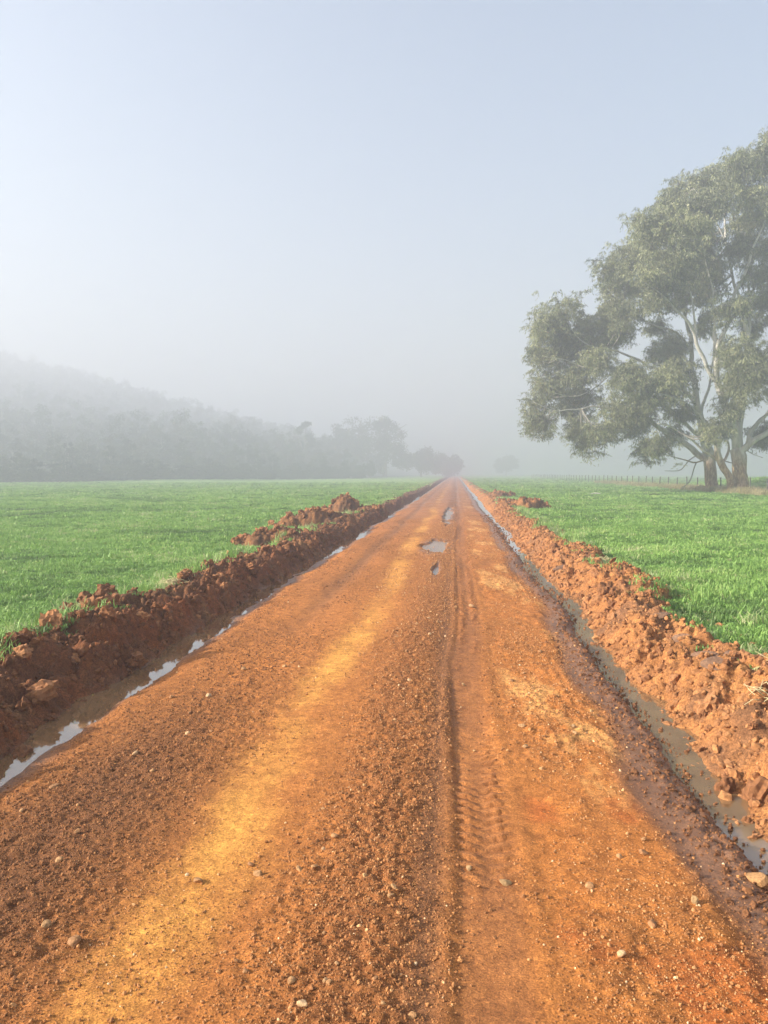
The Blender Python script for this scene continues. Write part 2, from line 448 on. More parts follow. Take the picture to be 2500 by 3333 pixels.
GUM_A_LIMBS = [
    ('trunk', [(0.0,0.0,-0.14,0.691),(0.0,0.0,0.37,0.581),(-0.01,0.0,1.82,0.525),(-0.17,0.0,2.85,0.581),(-0.41,0.0,3.47,0.484)]),
    ('limb', [(-0.4,-0.0,3.2,0.415),(-0.84,-0.21,4.83,0.373),(-1.38,-0.42,6.45,0.346),(-2.27,-0.62,8.59,0.29),(-2.55,-0.83,9.91,0.249),(-2.59,-1.04,11.35,0.235),(-2.17,-1.25,12.37,0.18),(-1.64,-1.46,14.31,0.166),(-1.31,-1.67,15.83,0.138),(-0.72,-1.88,17.34,0.111),(-0.33,-2.08,18.71,0.09),(0.06,-2.29,19.8,0.069),(0.32,-2.5,20.76,0.041)]),
    ('limb', [(-2.14,-0.0,11.25,0.18),(-2.47,-0.2,12.7,0.138),(-2.63,-0.4,14.4,0.111),(-2.91,-0.6,15.96,0.076),(-3.44,-0.8,17.63,0.055),(-3.97,-1.0,19.68,0.035)]),
    ('limb', [(-2.0,0.0,8.53,0.207),(-3.13,-0.5,9.69,0.18),(-4.05,-1.0,11.49,0.166),(-5.09,-1.5,12.99,0.138),(-6.37,-2.0,14.06,0.097),(-7.36,-2.5,14.86,0.069),(-8.85,-3.0,15.77,0.041)]),
    ('limb', [(0.1,0.0,3.06,0.401),(0.15,0.2,5.68,0.346),(0.41,0.4,7.34,0.304),(0.62,0.6,9.83,0.249),(0.7,0.8,12.6,0.207),(0.37,1.0,14.56,0.18),(-0.06,1.2,15.97,0.138),(-0.58,1.4,18.21,0.111),(-0.9,1.6,20.46,0.09),(-0.9,1.8,22.43,0.069),(-0.52,2.0,23.87,0.041)]),
    ('limb', [(0.24,0.0,11.92,0.152),(0.99,1.0,14.7,0.124),(1.26,2.0,16.99,0.097),(1.97,3.0,19.2,0.069)]),
    ('limb', [(0.16,0.0,2.85,0.346),(0.47,-0.4,3.8,0.29),(1.67,-0.8,4.53,0.249),(3.0,-1.2,5.72,0.194),(4.36,-1.6,6.89,0.124),(5.71,-2.0,7.65,0.069)]),
    ('limb', [(0.45,0.0,3.75,0.263),(0.75,0.25,4.72,0.221),(1.47,0.5,5.7,0.18),(2.47,0.75,6.61,0.152),(4.08,1.0,8.51,0.117),(5.27,1.25,10.47,0.083),(5.9,1.5,12.73,0.048)]),
    ('limb', [(0.26,0.0,8.39,0.194),(1.74,0.6,10.52,0.166),(3.22,1.2,12.95,0.138),(4.43,1.8,15.83,0.104),(5.36,2.4,18.76,0.069),(5.75,3.0,21.44,0.041)]),
    ('limb', [(-0.16,0.0,14.35,0.138),(0.93,0.12,16.53,0.111),(1.74,0.25,19.25,0.083),(2.11,0.38,22.63,0.055),(1.96,0.5,25.34,0.035)]),
    ('limb', [(-3.65,-0.0,11.62,0.124),(-4.05,-0.38,13.74,0.097),(-4.73,-0.75,16.32,0.076),(-5.47,-1.12,18.85,0.055),(-6.33,-1.5,21.08,0.035)]),
    ('limb', [(-1.64,0.0,19.98,0.083),(-2.38,0.33,21.68,0.062),(-3.23,0.67,23.13,0.041),(-3.8,1.0,24.06,0.028)]),
    ('limb', [(-1.2,0.0,6.49,0.166),(-1.14,-1.33,7.45,0.117),(-1.39,-2.67,8.75,0.083),(-1.39,-4.0,9.47,0.048)]),
    ('leaning_stem', [(-0.68,-0.0,0.08,0.373),(-1.18,-0.31,1.2,0.346),(-1.81,-0.62,2.23,0.318),(-2.46,-0.94,3.85,0.263),(-3.21,-1.25,5.25,0.221),(-4.09,-1.56,6.09,0.187),(-4.97,-1.88,6.8,0.138),(-6.3,-2.19,7.36,0.097),(-7.47,-2.5,7.59,0.055)]),
    ('limb', [(-1.85,0.0,2.3,0.138),(-3.36,-0.75,3.18,0.117),(-4.76,-1.5,4.16,0.097),(-6.2,-2.25,4.92,0.076),(-7.74,-3.0,5.27,0.048)]),
    ('limb', [(-1.56,0.0,2.3,0.152),(-0.89,0.33,2.86,0.124),(-0.7,0.67,3.91,0.097),(-0.99,1.0,4.76,0.055)]),
    ('dead_branch', [(-1.3,0.0,2.26,0.055),(-0.75,0.15,2.31,0.041),(-0.4,0.3,2.28,0.028)]),
    ('dead_branch', [(0.57,0.0,3.13,0.048),(1.17,0.15,2.93,0.035),(1.87,0.3,2.75,0.021)]),
]
GUM_B_LIMBS = [
    ('trunk', [(0.0,0.0,-0.01,0.622),(-0.01,0.0,0.66,0.518),(-0.1,0.0,1.84,0.489),(-0.37,0.0,3.24,0.489),(-0.73,0.0,4.35,0.355),(-1.01,0.0,5.62,0.326),(-1.42,0.0,7.42,0.281),(-1.68,0.0,9.17,0.237),(-2.03,0.0,11.79,0.178),(-2.14,0.0,13.24,0.148),(-2.7,0.0,15.26,0.104),(-3.62,0.0,17.56,0.074),(-4.54,0.0,19.57,0.044)]),
    ('limb', [(-0.5,0.0,2.65,0.341),(-2.13,-0.4,3.72,0.296),(-3.87,-0.8,4.83,0.252),(-4.96,-1.2,5.3,0.222),(-6.34,-1.6,5.95,0.192),(-7.57,-2.0,6.53,0.148),(-9.12,-2.4,6.85,0.111),(-10.93,-2.8,6.89,0.081),(-12.72,-3.2,6.65,0.059),(-14.34,-3.6,6.55,0.037),(-16.1,-4.0,7.2,0.022)]),
    ('limb', [(-0.68,0.0,3.75,0.237),(-1.99,-0.6,4.97,0.192),(-2.87,-1.2,5.56,0.163),(-4.36,-1.8,6.55,0.118),(-5.74,-2.4,7.77,0.081),(-7.09,-3.0,8.54,0.052)]),
    ('limb', [(-1.42,0.0,7.42,0.192),(-2.82,-0.29,8.85,0.163),(-5.29,-0.57,10.4,0.133),(-6.99,-0.86,11.08,0.111),(-8.83,-1.14,11.75,0.089),(-10.35,-1.43,11.85,0.067),(-11.86,-1.71,12.51,0.044),(-12.95,-2.0,13.86,0.03)]),
    ('limb', [(-6.71,-0.0,11.21,0.081),(-8.09,-0.7,10.38,0.067),(-9.73,-1.4,9.58,0.059),(-11.36,-2.1,10.05,0.044),(-13.23,-2.8,10.66,0.03),(-15.07,-3.5,10.83,0.022)]),
    ('limb', [(-9.33,0.0,9.75,0.052),(-10.84,-1.33,8.44,0.044),(-12.6,-2.67,7.74,0.03),(-14.31,-4.0,7.89,0.022)]),
    ('limb', [(-2.03,0.0,11.64,0.148),(-2.94,0.0,12.95,0.118),(-4.12,0.0,13.67,0.096),(-5.45,0.0,14.1,0.074),(-7.36,0.0,14.83,0.052),(-8.82,0.0,14.39,0.03)]),
    ('limb', [(-2.99,0.0,15.26,0.096),(-4.67,0.25,16.03,0.074),(-6.36,0.5,16.81,0.059),(-7.47,0.75,17.74,0.044),(-8.6,1.0,18.97,0.03)]),
    ('limb', [(-3.62,0.0,17.42,0.067),(-3.71,0.67,19.75,0.052),(-4.4,1.33,21.98,0.037),(-5.08,2.0,23.06,0.022)]),
    ('limb', [(-1.18,0.0,6.25,0.178),(0.06,1.33,9.03,0.133),(1.02,2.67,11.6,0.096),(1.68,4.0,14.25,0.059)]),
    ('limb', [(-0.8,0.0,2.65,0.089),(-2.03,-0.5,2.42,0.074),(-3.33,-1.0,2.78,0.059),(-4.31,-1.5,2.98,0.044),(-5.51,-2.0,3.26,0.03)]),
    ('dead_branch', [(-1.47,-0.0,2.94,0.067),(-2.27,-0.38,2.5,0.052),(-2.99,-0.75,1.76,0.044),(-3.71,-1.12,1.69,0.03),(-4.58,-1.5,1.72,0.022)]),
    ('dead_branch', [(-1.61,0.0,2.72,0.067),(-1.93,-0.5,1.98,0.059),(-2.31,-1.0,1.03,0.059),(-2.82,-1.5,0.53,0.044),(-3.44,-2.0,0.28,0.03)]),
]
GUM_A_CLUMPS = [(-9.21,-3.83,19.82,1.11,1.11), (-6.8,-2.04,21.55,0.97,1.11), (-4.0,3.37,24.63,1.24,1.17), (-2.76,2.23,25.05,1.52,0.97), (-5.48,-3.33,21.11,1.8,1.24), (-1.0,2.43,25.4,1.38,1.17), (-2.12,-3.24,24.09,1.24,1.17), (0.98,0.71,25.16,1.24,1.38), (-0.04,-2.98,25.25,0.69,1.04), (-7.14,-4.47,18.88,1.66,1.45), (-2.27,3.22,21.22,1.38,1.31), (-7.79,-2.5,17.18,1.66,1.45), (-6.17,-2.68,17.26,1.66,1.38), (-1.64,4.28,19.41,1.52,1.66), (-7.16,-1.91,15.65,1.38,1.17), (-2.45,3.96,17.04,1.38,1.11), (-2.49,0.12,16.8,1.11,1.38), (-4.17,1.33,15.45,0.83,0.69), (-2.25,-5,9.83,1.52,1.66), (-1.35,-5,8.84,1.31,1.66), (-1.54,-1.85,8.32,1.11,1.04), (1.36,2.35,19.58,1.24,1.38), (-1.41,-0.4,19.06,0.83,0.97), (0.21,-1.63,16.36,1.11,1.24), (0.44,-0.36,20.93,1.11,1.11), (-0.07,1.51,21.79,0.69,0.83), (-3.08,-4.1,13.5,0.97,0.83), (2.59,3.51,15.79,1.11,0.83), (-3.98,-4.61,4.85,0.83,0.83), (2.57,1.69,4.79,0.97,0.83), (1.89,2.53,13.61,0.83,0.83), (-2.21,-1.43,10.89,0.69,0.83), (-0.52,-3.64,21.63,0.97,1.11), (-3.08,-3.06,22.09,0.97,0.83), (-2.08,-2.85,6.52,0.69,0.55), (-2.1,2.18,13.83,0.55,0.83), (4.24,2.78,25.53,1.52,1.66), (4.88,2.77,22.48,1.66,1.66), (2.06,-1.27,18.55,1.52,1.38), (4.28,-1.04,19.66,1.38,1.66), (4.39,-0.01,17.03,1.66,1.52), (3.71,1.75,15.55,1.38,1.24), (4.45,-2.4,15.27,1.38,1.52), (5.53,1.37,13.4,1.66,1.38), (7.55,1.46,12.72,1.24,1.38), (4.37,2.3,12.17,1.38,1.24), (4.11,-2.86,9.63,1.66,1.24), (8.64,2.16,9.34,1.24,1.11), (2.31,-2.9,8.07,1.38,1.11), (5.47,-1.06,6.94,1.52,0.97), (7.98,0.43,6.79,0.97,0.97), (5.02,2.65,5.84,1.11,0.83), (1.56,-1.33,25.8,1.11,0.97)]
GUM_B_CLUMPS = [(-13.31,-1.05,14.61,2.22,1.48), (-14.19,-0.58,13.13,1.33,1.18), (-15.0,-0.35,11.3,0.89,1.63), (-12.62,0.47,11.42,1.78,1.63), (-13.4,-0.54,8.53,1.63,1.48), (-14.99,0.19,7.14,1.04,1.04), (-15.1,-3.63,5.57,0.89,0.89), (-11.42,-1.83,9.81,1.48,1.33), (-10.32,0.84,12.65,1.78,1.63), (-9.32,-0.74,14.1,1.63,1.33), (-11.08,0.49,7.61,1.63,1.18), (-11.32,-3.84,4.46,0.67,1.33), (-11.93,-1.8,5.41,1.04,0.74), (-9.84,-3.26,17.72,1.26,1.18), (-8.69,-1.39,16.66,1.41,1.63), (-6.96,-1.16,19.81,1.63,1.26), (-6.26,-3.96,20.1,1.48,1.41), (-6.19,1.0,16.93,1.55,1.48), (-8.53,-3.71,14.21,1.26,0.89), (-7.85,1.21,13.75,1.26,0.96), (-3.71,-0.13,12.49,1.18,1.04), (-3.96,1.99,11.8,1.33,0.96), (-9.05,-6.5,8.16,1.92,1.48), (-6.93,-6.5,8.16,2.07,1.55), (-3.86,-2.93,9.53,1.18,1.26), (-9.14,-3.88,6.52,1.48,1.11), (-7.36,-4.32,6.9,1.63,1.04), (-9.97,-4.41,5.11,1.04,0.81), (-7.62,-3.1,5.19,0.89,0.59), (-6.0,-0.93,3.43,0.89,0.81), (-6.53,-5.65,3.57,0.74,0.59), (-5.07,-5.89,6.36,0.89,0.59), (-3.09,0.7,4.81,0.89,0.59), (-8.22,-1.15,9.89,0.89,0.59), (-10.67,-4.64,10.39,1.04,0.89), (-4.36,1.85,14.31,0.74,0.44)]
# A base world 22.55961332821164 63.525227951101265
# B base world 21.727300157354463 67.81639191929239

# ------------------------------------------------------------------ terrain functions
WATER_LEVEL = -0.0945

def edge_left(y):
    y = np.asarray(y, float)
    return -2.67 + .10 * noise(y * .33, 0 * y + 2.2, 21) + .05 * noise(y * 1.3, 0 * y + 8.1, 22) + .12 * sstep(14, 70, y)

def edge_right(y):
    y = np.asarray(y, float)
    return 1.22 + .11 * noise(y * .30 + 4, 0 * y + 5.5, 23) + .05 * noise(y * 1.2, 0 * y + 3.3, 24) - .08 * sstep(14, 70, y)

PUDDLES = [(-.42, 16.9, .25, 1.7), (-.31, 12.9, .07, .9), (-.27, 29.5, .15, 5.0)]

def crown(x, y):
    return -.045 * ((x + .7) / 1.9) ** 2 + .02 * noise(x * .5, y * .16, 31)

def road_masks(x, y):
    k = {}
    wob = .06 * noise(y * .35, 0 * y, 41)
    k["stripe"] = bump1(x, -.97 + wob + .12 * noise(y * .2, 0 * y + 9, 42), .21) * (.65 + .35 * noise(x * 2.0, y * .6, 43))
    k["ridge"] = bump1(x, -.33 + wob * .7, .24)
    k["track"] = sstep(-.02, .02, x - .01 - wob * .7) * (1 - sstep(.19, .29, x - wob * .7))
    k["rut"] = bump1(x, -1.68 + wob, .15)
    k["mud_r"] = sstep(-.34, -.16, x - edge_right(y) + .09 * fbm(x * 3, y * .8, 3, 44))
    k["mud_l"] = sstep(.34, .10, x - edge_left(y) + .10 * fbm(x * 3, y * .8, 3, 45))
    k["left"] = bump1(x, -1.75, .45)
    return k

def gravel_density(x, y):
    k = road_masks(x, y)
    near = 1 - sstep(5, 13, y)
    g = .22 + .22 * sstep(.32, .5, x) * (1 - sstep(4, 12, y)) + .95 * k["ridge"] + .75 * k["left"] * (1 - sstep(3.5, 9, y)) + .55 * fbm(x * 2.2, y * .8, 4, 46)
    g = g * (1 - .75 * np.clip(k["stripe"], 0, 1)) * (1 - .8 * k["track"]) * (1 - k["mud_l"]) * (1 - .8 * k["mud_r"])
    return np.clip(g, 0.02, 1.0)

def road_z(x, y):
    x = np.asarray(x, float); y = np.asarray(y, float)
    el = edge_left(y); er = edge_right(y)
    k = road_masks(x, y); g = gravel_density(x, y)
    z = crown(x, y)
    sh = .05 * fbm(x * 6, y * 2.2, 3, 51)
    z = z - .056 * (1 - sstep(.12, .44, x - el + sh)) - .065 * (1 - sstep(-.14, .06, x - el + sh)) - .012 * bump1(x, el + .16, .16) * fbm(x * 12, y * 3.2, 3, 50) - .115 * sstep(-.20, .18, x - er + sh)
    z = z + .020 * k["ridge"] - .012 * np.clip(k["stripe"], 0, 1) - .020 * k["rut"] * sstep(4, 10, y)
    # ridges of churned mud between the wheel mark and the water on the right
    churn = bump1(x, er - .02, .085) * (.55 + .45 * noise(y * 1.4, 0 * y, 52))
    z = z + churn * (.020 + .9 * lumps(x, y, .085, 53) + .7 * lumps(x, y, .04, 54))
    z = z - .018 * bump1(x, er - .22, .09)
    groove = np.sin((x + .03 * noise(y * .6, 0 * y, 55)) * 78) * .5 + .5
    z = z - .007 * groove * bump1(x, er - .34, .17) * sstep(-.2, .35, noise(x * 5, y * .35, 56))
    # general roughness: clods, gravel and scrapes
    z = z + .006 * fbm(x * 9, y * 7, 4, 57) + .010 * fbm(x * 2.2, y * 1.4, 3, 58)
    z = z + (1 - .85 * sstep(6, 13, y)) * g * (1 - .7 * k["track"]) * (.75 * lumps(x, y, .036, 59) + .75 * lumps(x + 5, y, .021, 60))
    flakes = sstep(.05, .30, fbm(x * 5.0 + .6 * y, y * 3.2, 4, 61))
    right = sstep(.30, .45, x) * (1 - k["mud_r"])
    z = z + right * (.010 * flakes + .35 * lumps(x, y, .05, 62) * sstep(0, .5, noise(x * 3, y * 1.1, 63)))
    # tyre mark with tread bars
    u = x - .042 * noise(y * .35, 0 * y, 41)
    half = (bump1(u, .055, .05) + bump1(u, .205, .05))
    ph = y / .088 + np.where(u < .13, u * 3.0, -u * 3.0 + .5)
    tread = (np.sin(ph * 2 * math.pi) > -.1).astype(float) * half * (.15 + .85 * sstep(-.35, .35, fbm(x * 3.5, y * .9, 3, 64)))
    z = z + k["track"] * (-.015 * (.7 + .5 * noise(x * .7, y * .45, 69)) + .022 * tread) * sstep(2.6, 4.2, y + .6 * noise(x * 2, y, 68)) + .008 * bump1(u, -.035, .03) + .004 * bump1(u, .30, .035) * (1 + noise(y * 3, 0 * y, 65))
    # shallow puddles
    for (cx, cy, rx, ry) in PUDDLES:
        e = np.sqrt(((x - cx) / rx) ** 2 + ((y - cy) / ry) ** 2) + .95 * fbm(x * 3.5 + cx, y * 1.0, 4, 66)
        m = 1 - sstep(.70, 1.30, e)
        lvl = float(crown(np.array(cx), np.array(cy)))
        z = z * (1 - m) + (lvl - .055) * m + .050 * fbm(x * 5, y * 1.6, 4, 67) * m
    return z

C = lambda *a: np.array(a)
def road_color(x, y):
    k = road_masks(x, y); g = gravel_density(x, y)
    n = fbm(x * 1.3, y * .55, 4, 71); n2 = fbm(x * 4.2, y * 2.4, 4, 72)
    c = C(.40, .155, .039) * (1 + .30 * n[..., None])
    def mix(c, d, f): return c * (1 - f[..., None]) + d * f[..., None]
    c = mix(c, C(.20, .085, .032), np.clip(k["left"] * (1 - sstep(3.2, 6.5, y)) * 1.1, 0, 1))
    c = mix(c, C(.255, .10, .034), np.clip(k["ridge"] * .7 + .2 * n2, 0, 1))
    c = mix(c, C(.68, .325, .072), np.clip(k["stripe"] * 1.25 - .12 + .45 * n2 + .35 * fbm(x * 11, y * 6, 3, 75), 0, 1) * np.clip(k["stripe"] * 2.2, 0, 1))
    rl = sstep(.28, .42, x) * (1 - k["mud_r"])
    c = mix(c, C(.50, .185, .042), np.clip(rl * (.35 + .9 * n2), 0, 1))
    c = mix(c, C(.66, .34, .11), np.clip(rl * sstep(.12, .5, fbm(x * 2.4 + .3 * y, y * .9, 4, 73) + .35 * fbm(x * 13, y * 6, 3, 76)), 0, 1))
    c = mix(c, C(.44, .125, .028), np.clip(rl * sstep(.10, .45, fbm(x * 2.0, y * 1.6, 4, 74)) * (1 - sstep(3.5, 6, y)) * .8, 0, 1))
    c = mix(c, C(.265, .105, .040), k["track"] * .45 * (.6 + .4 * n2))
    c = mix(c, C(.22, .10, .045), np.clip(bump1(x, -.10, .08) * .8, 0, 1))
    c = mix(c, C(.25, .115, .05), k["rut"] * sstep(6, 12, y) * .8)
    c = mix(c, C(.205, .100, .050), k["mud_r"] * .95)
    c = mix(c, C(.20, .10, .052), k["mud_l"] * .95)
    # far stretches stay damp and redder
    c = mix(c, C(.27, .125, .060), sstep(16, 45, y) * .55)
    wet = np.clip(k["mud_r"] * .95 + k["mud_l"] * .9 + .75 * sstep(14, 45, y) * (.6 + .8 * n2) + .25 * k["track"], 0, 1)
    for (cx, cy, rx, ry) in PUDDLES:
        e = np.sqrt(((x - cx) / rx) ** 2 + ((y - cy) / ry) ** 2) + .35 * n2
        m = 1 - sstep(.9, 1.7, e); wet = np.maximum(wet, m); c = mix(c, C(.20, .10, .055), m * .8)
    return c, wet

def bank_frame(side, x, y):
    if side < 0: s = edge_left(y) - x + .03
    else: s = x - edge_right(y) - .07
    W = (1.18 if side < 0 else 1.30) + .22 * noise(y * .55, 0 * y + side * 3, 81) + .10 * noise(y * 1.7, 0 * y + side * 3, 82)
    return s / W

def bank_z(side, x, y):
    x = np.asarray(x, float); y = np.asarray(y, float)
    t = bank_frame(side, x, y)
    H0 = .055 if side < 0 else .09
    Hc = H0 * (1 + .28 * noise(y * .55, 0 * y + 7 * side, 83) + .22 * noise(y * 1.5, 0 * y + 7 * side, 84))
    if side < 0: Hc = Hc * (1 + .6 * np.exp(-((y - 6.3) / 1.1) ** 2)) 
    shape = sstep(.0, .46 if side < 0 else .66, t) * (1 - sstep(.72 if side < 0 else .80, 1.10, t))
    wx = x + .05 * fbm(x * 6, y * 6, 2, 85); wy = y + .05 * fbm(x * 6 + 9, y * 6, 2, 86)
    a = (1.45 if side < 0 else 1.0) * (1 - .28 * sstep(8, 26, y)); Hc = Hc * (1 - .25 * sstep(8, 26, y))
    rel = -.10 * np.abs(fbm(x * 7, y * 7, 3, 88)) + .60 * lumps(wx, wy, .42, 87 + side) + .75 * lumps(wx, wy, .19, 90 + side) + .85 * lumps(wx, wy, .085, 93 + side) + .8 * lumps(wx, wy, .038, 96 + side)
    edge = np.clip(.18 + shape * 1.3, 0, 1) * (1 - sstep(1.02, 1.2, t))
    return -.19 + (Hc + .17) * shape + a * rel * edge + .015 * fbm(x * 20, y * 20, 3, 99) * edge

def bank_color(side, x, y):
    t = bank_frame(side, x, y)
    n = fbm(x * 2.3, y * 1.7, 4, 101 + side); n2 = fbm(x * 7, y * 6, 3, 103 + side)
    def mix(c, d, f): return c * (1 - f[..., None]) + d * f[..., None]
    if side < 0:  # left bank: dark soil, with the shade of its sunless face put into these colours
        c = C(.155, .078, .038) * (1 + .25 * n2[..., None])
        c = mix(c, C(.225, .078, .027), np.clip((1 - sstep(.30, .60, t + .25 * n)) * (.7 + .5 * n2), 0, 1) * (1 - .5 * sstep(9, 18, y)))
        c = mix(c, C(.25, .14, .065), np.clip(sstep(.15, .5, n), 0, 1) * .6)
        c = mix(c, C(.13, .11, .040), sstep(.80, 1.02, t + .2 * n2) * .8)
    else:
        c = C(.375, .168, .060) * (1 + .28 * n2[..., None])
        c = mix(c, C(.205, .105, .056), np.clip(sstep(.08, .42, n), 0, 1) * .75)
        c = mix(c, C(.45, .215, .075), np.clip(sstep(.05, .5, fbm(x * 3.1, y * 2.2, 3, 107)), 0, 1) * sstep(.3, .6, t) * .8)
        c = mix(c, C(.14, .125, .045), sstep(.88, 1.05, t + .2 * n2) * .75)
    toe = 1 - sstep(.0, .16, t + .06 * n2)
    c = mix(c, C(.22, .115, .064), toe * .8)
    return c, toe * .8

def field_z(x, y):
    z = .05 * fbm(x * .12, y * .12, 3, 111) + .02 * noise(x * .7, y * .7, 112)
    ramp_ = np.clip((y - 122) * .135, 0, 30) 
    z = z + np.clip((-x - 42) / 112, 0, 1.6) * ramp_
    z = z + 1.15 * sstep(23.8, 30, x) * np.exp(-((y - 74) / 20) ** 2)
    
    return z

# ------------------------------------------------------------------ ground sheet
def spaced(marks):
    out = []
    for (a, b, n) in marks: out.append(np.linspace(a, b, n, endpoint=False))
    return np.concatenate(out + [np.array([marks[-1][1]])])
gx = spaced([(-900, -520, 14), (-520, -40, 90), (-40, -5, 60), (-5, 4, 45), (4, 45, 70), (45, 900, 30)])
gy = spaced([(-200, -6, 14), (-6, 12, 60), (12, 40, 50), (40, 110, 60), (110, 520, 90), (520, 1100, 16)])
GX, GY = np.meshgrid(gx, gy)
GZ = field_z(GX, GY)
trench = sstep(-4.05, -3.75, GX - (edge_left(GY) + 2.6)) * (1 - sstep(2.35, 2.65, GX - (edge_right(GY) - 1.24))) * (1 - sstep(330, 380, GY))
GZ = GZ - .45 * trench
litter = (sstep(110, 115, GY - np.clip(GX + 70, 0, None) * 2.4 + 4 * noise(GX * .1, GY * .1, 5)) * (1 - sstep(-30, -22, GX))).ravel()
ground = obj("ground", mesh_np("ground", np.stack([GX, GY, GZ], -1).reshape(-1, 3), grid_quads(len(gx), len(gy)), mat=M_GROUND, floats={"litter": litter}))
tag(ground, "flat green pasture on both sides of the road", kind="structure")

# ------------------------------------------------------------------ the dirt road
def y_rows(y0, y1, base, k):
    ys = [y0]
    while ys[-1] < y1: ys.append(ys[-1] + max(base, k * abs(ys[-1])))
    return np.array(ys)
parts_co, parts_q, parts_c, parts_w, off = [], [], [], [], 0
for (xs, ys, drop) in ((np.arange(-3.05, 1.95, .06), np.arange(-4, 1.56, .06), 0),
                       (np.arange(-3.05, 1.95, .0115), y_rows(1.5, 13, .0115, .0036), 0),
                       (np.arange(-3.05, 1.95, .038), y_rows(12.95, 420, .05, .0065), 1)):
    X, Y = np.meshgrid(xs, ys)
    Z = road_z(X, Y)
    if drop: Z[0:3] -= .004
    c, w = road_color(X, Y)
    parts_co.append(np.stack([X, Y, Z], -1).reshape(-1, 3)); parts_q.append(grid_quads(len(xs), len(ys), off))
    parts_c.append(c.reshape(-1, 3)); parts_w.append(w.ravel()); off += X.size
road = obj("dirt_road", mesh_np("dirt_road", np.concatenate(parts_co), np.concatenate(parts_q), mat=M_ROAD, colors=np.concatenate(parts_c), floats={"wet": np.concatenate(parts_w)}))
tag(road, "straight orange dirt road with a tyre mark running into the fog", kind="structure")

# ------------------------------------------------------------------ water in the gutters and on the road
def strip(xa, xb, ys, z):
    X = np.stack([xa, (xa + xb) / 2, xb], 1); Y = np.repeat(ys[:, None], 3, 1)
    return np.stack([X, Y, np.full_like(X, z)], -1).reshape(-1, 3), grid_quads(3, len(ys))
ys = np.concatenate([np.arange(-4, 30, .4), np.arange(30, 400, 3)])
v, q = strip(edge_left(ys) - .42, edge_left(ys) + .50, ys, WATER_LEVEL)
tag(obj("gutter_water", mesh_np("gutter_water", v, q, mat=M_WATER)), "thin muddy water along the left edge of the road", kind="structure")
v, q = strip(edge_right(ys) - .30, edge_right(ys) + .50, ys, WATER_LEVEL - .014)
tag(obj("gutter_water", mesh_np("gutter_water", v, q, mat=M_WATER)), "muddy water channel along the right edge of the road", kind="structure")
for i, (cx, cy, rx, ry) in enumerate(PUDDLES):
    a = np.linspace(0, 2 * math.pi, 40, endpoint=False)
    lvl = float(crown(np.array(cx), np.array(cy))) - .028
    v = np.concatenate([[[cx, cy, lvl]], np.stack([cx + rx * 1.25 * np.cos(a), cy + ry * 1.25 * np.sin(a), np.full_like(a, lvl)], -1)])
    t = [(0, 1 + k, 1 + (k + 1) % 40) for k in range(40)]
    o = obj("puddle", mesh_np("puddle", v, tris=t, mat=M_PUDDLE))
    tag(o, kind="structure")

# ------------------------------------------------------------------ windrows of spoil along both edges
CLOD_MESH = [rock_mesh("clod", 3, 200 + i, M_CLODP, (1, .85, .66), .85, 2.6, 3) for i in range(7)]
CLOD_SMALL = [rock_mesh("crumb", 1 if i < 4 else 2, 230 + i, M_CLOD, (1, .85, .66), .75, 2.2, 2) for i in range(7)]

def make_bank(side, label):
    yy = y_rows(.2, 380, .020, .0058)
    tt = np.linspace(-.15, 1.22, 118)
    W = 1.3
    TT, Y = np.meshgrid(tt, yy)
    X = np.where(side < 0, edge_left(Y) + .03 - TT * W, edge_right(Y) + .07 + TT * W)
    Z = bank_z(side, X, Y)
    c, w = bank_color(side, X, Y)
    q = grid_quads(len(tt), len(yy))
    if side < 0: q = q[:, ::-1]
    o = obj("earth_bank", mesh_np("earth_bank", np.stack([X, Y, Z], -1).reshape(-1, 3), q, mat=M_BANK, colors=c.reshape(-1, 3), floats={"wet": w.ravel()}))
    tag(o, label, "earth bank")
    r = np.random.default_rng(300 + side)
    n = 260 if side < 0 else 170
    y = 3.0 + 13 * r.random(n) ** 1.6; t = .02 + .95 * r.random(n)
    x = np.where(side < 0, edge_left(y) + .03 - t * W, edge_right(y) + .07 + t * W)
    z = bank_z(side, x, y)
    for i in range(n):
        s = float(np.clip(r.lognormal(-2.95 if side < 0 else -3.3, .5), .02, .13))
        k = bpy.data.objects.new("clod", CLOD_MESH[int(r.integers(7))])
        k.location = (x[i], y[i], z[i] + s * .12); k.scale = (s, s, s)
        k.rotation_euler = tuple(r.uniform(-3, 3, 3))
        link(k, o)
    m = 13000
    y = 2.4 + 30 * r.random(m) ** 1.8; t = -.06 + 1.16 * r.random(m) + .10 * np.abs(r.normal(size=m))
    x = np.where(side < 0, edge_left(y) + .03 - t * W, edge_right(y) + .07 + t * W)
    z = np.where(t > 1.08, np.maximum(bank_z(side, x, y), field_z(x, y)), bank_z(side, x, y)); s = np.clip(r.lognormal(-4.35, .5, m), .006, .05) * (1 + y / 40)
    base = .26 if side < 0 else .70
    tint = np.clip(base + .28 * fbm(x * 2.3, y * 1.7, 3, 101 + side) + r.normal(0, .13, m), 0, 1)
    instancer("crumbs", np.stack([x, y, z + s * .25], 1), r.uniform(-3, 3, (m, 3)), np.repeat(s[:, None], 3, 1), tint, r.integers(0, 7, m), CLOD_SMALL, o)
    return o
bank_l = make_bank(-1, "shaded dark brown bank of dug clods along the left edge of the road")
bank_r = make_bank(1, "sunlit orange bank of dug clods along the right edge of the road")

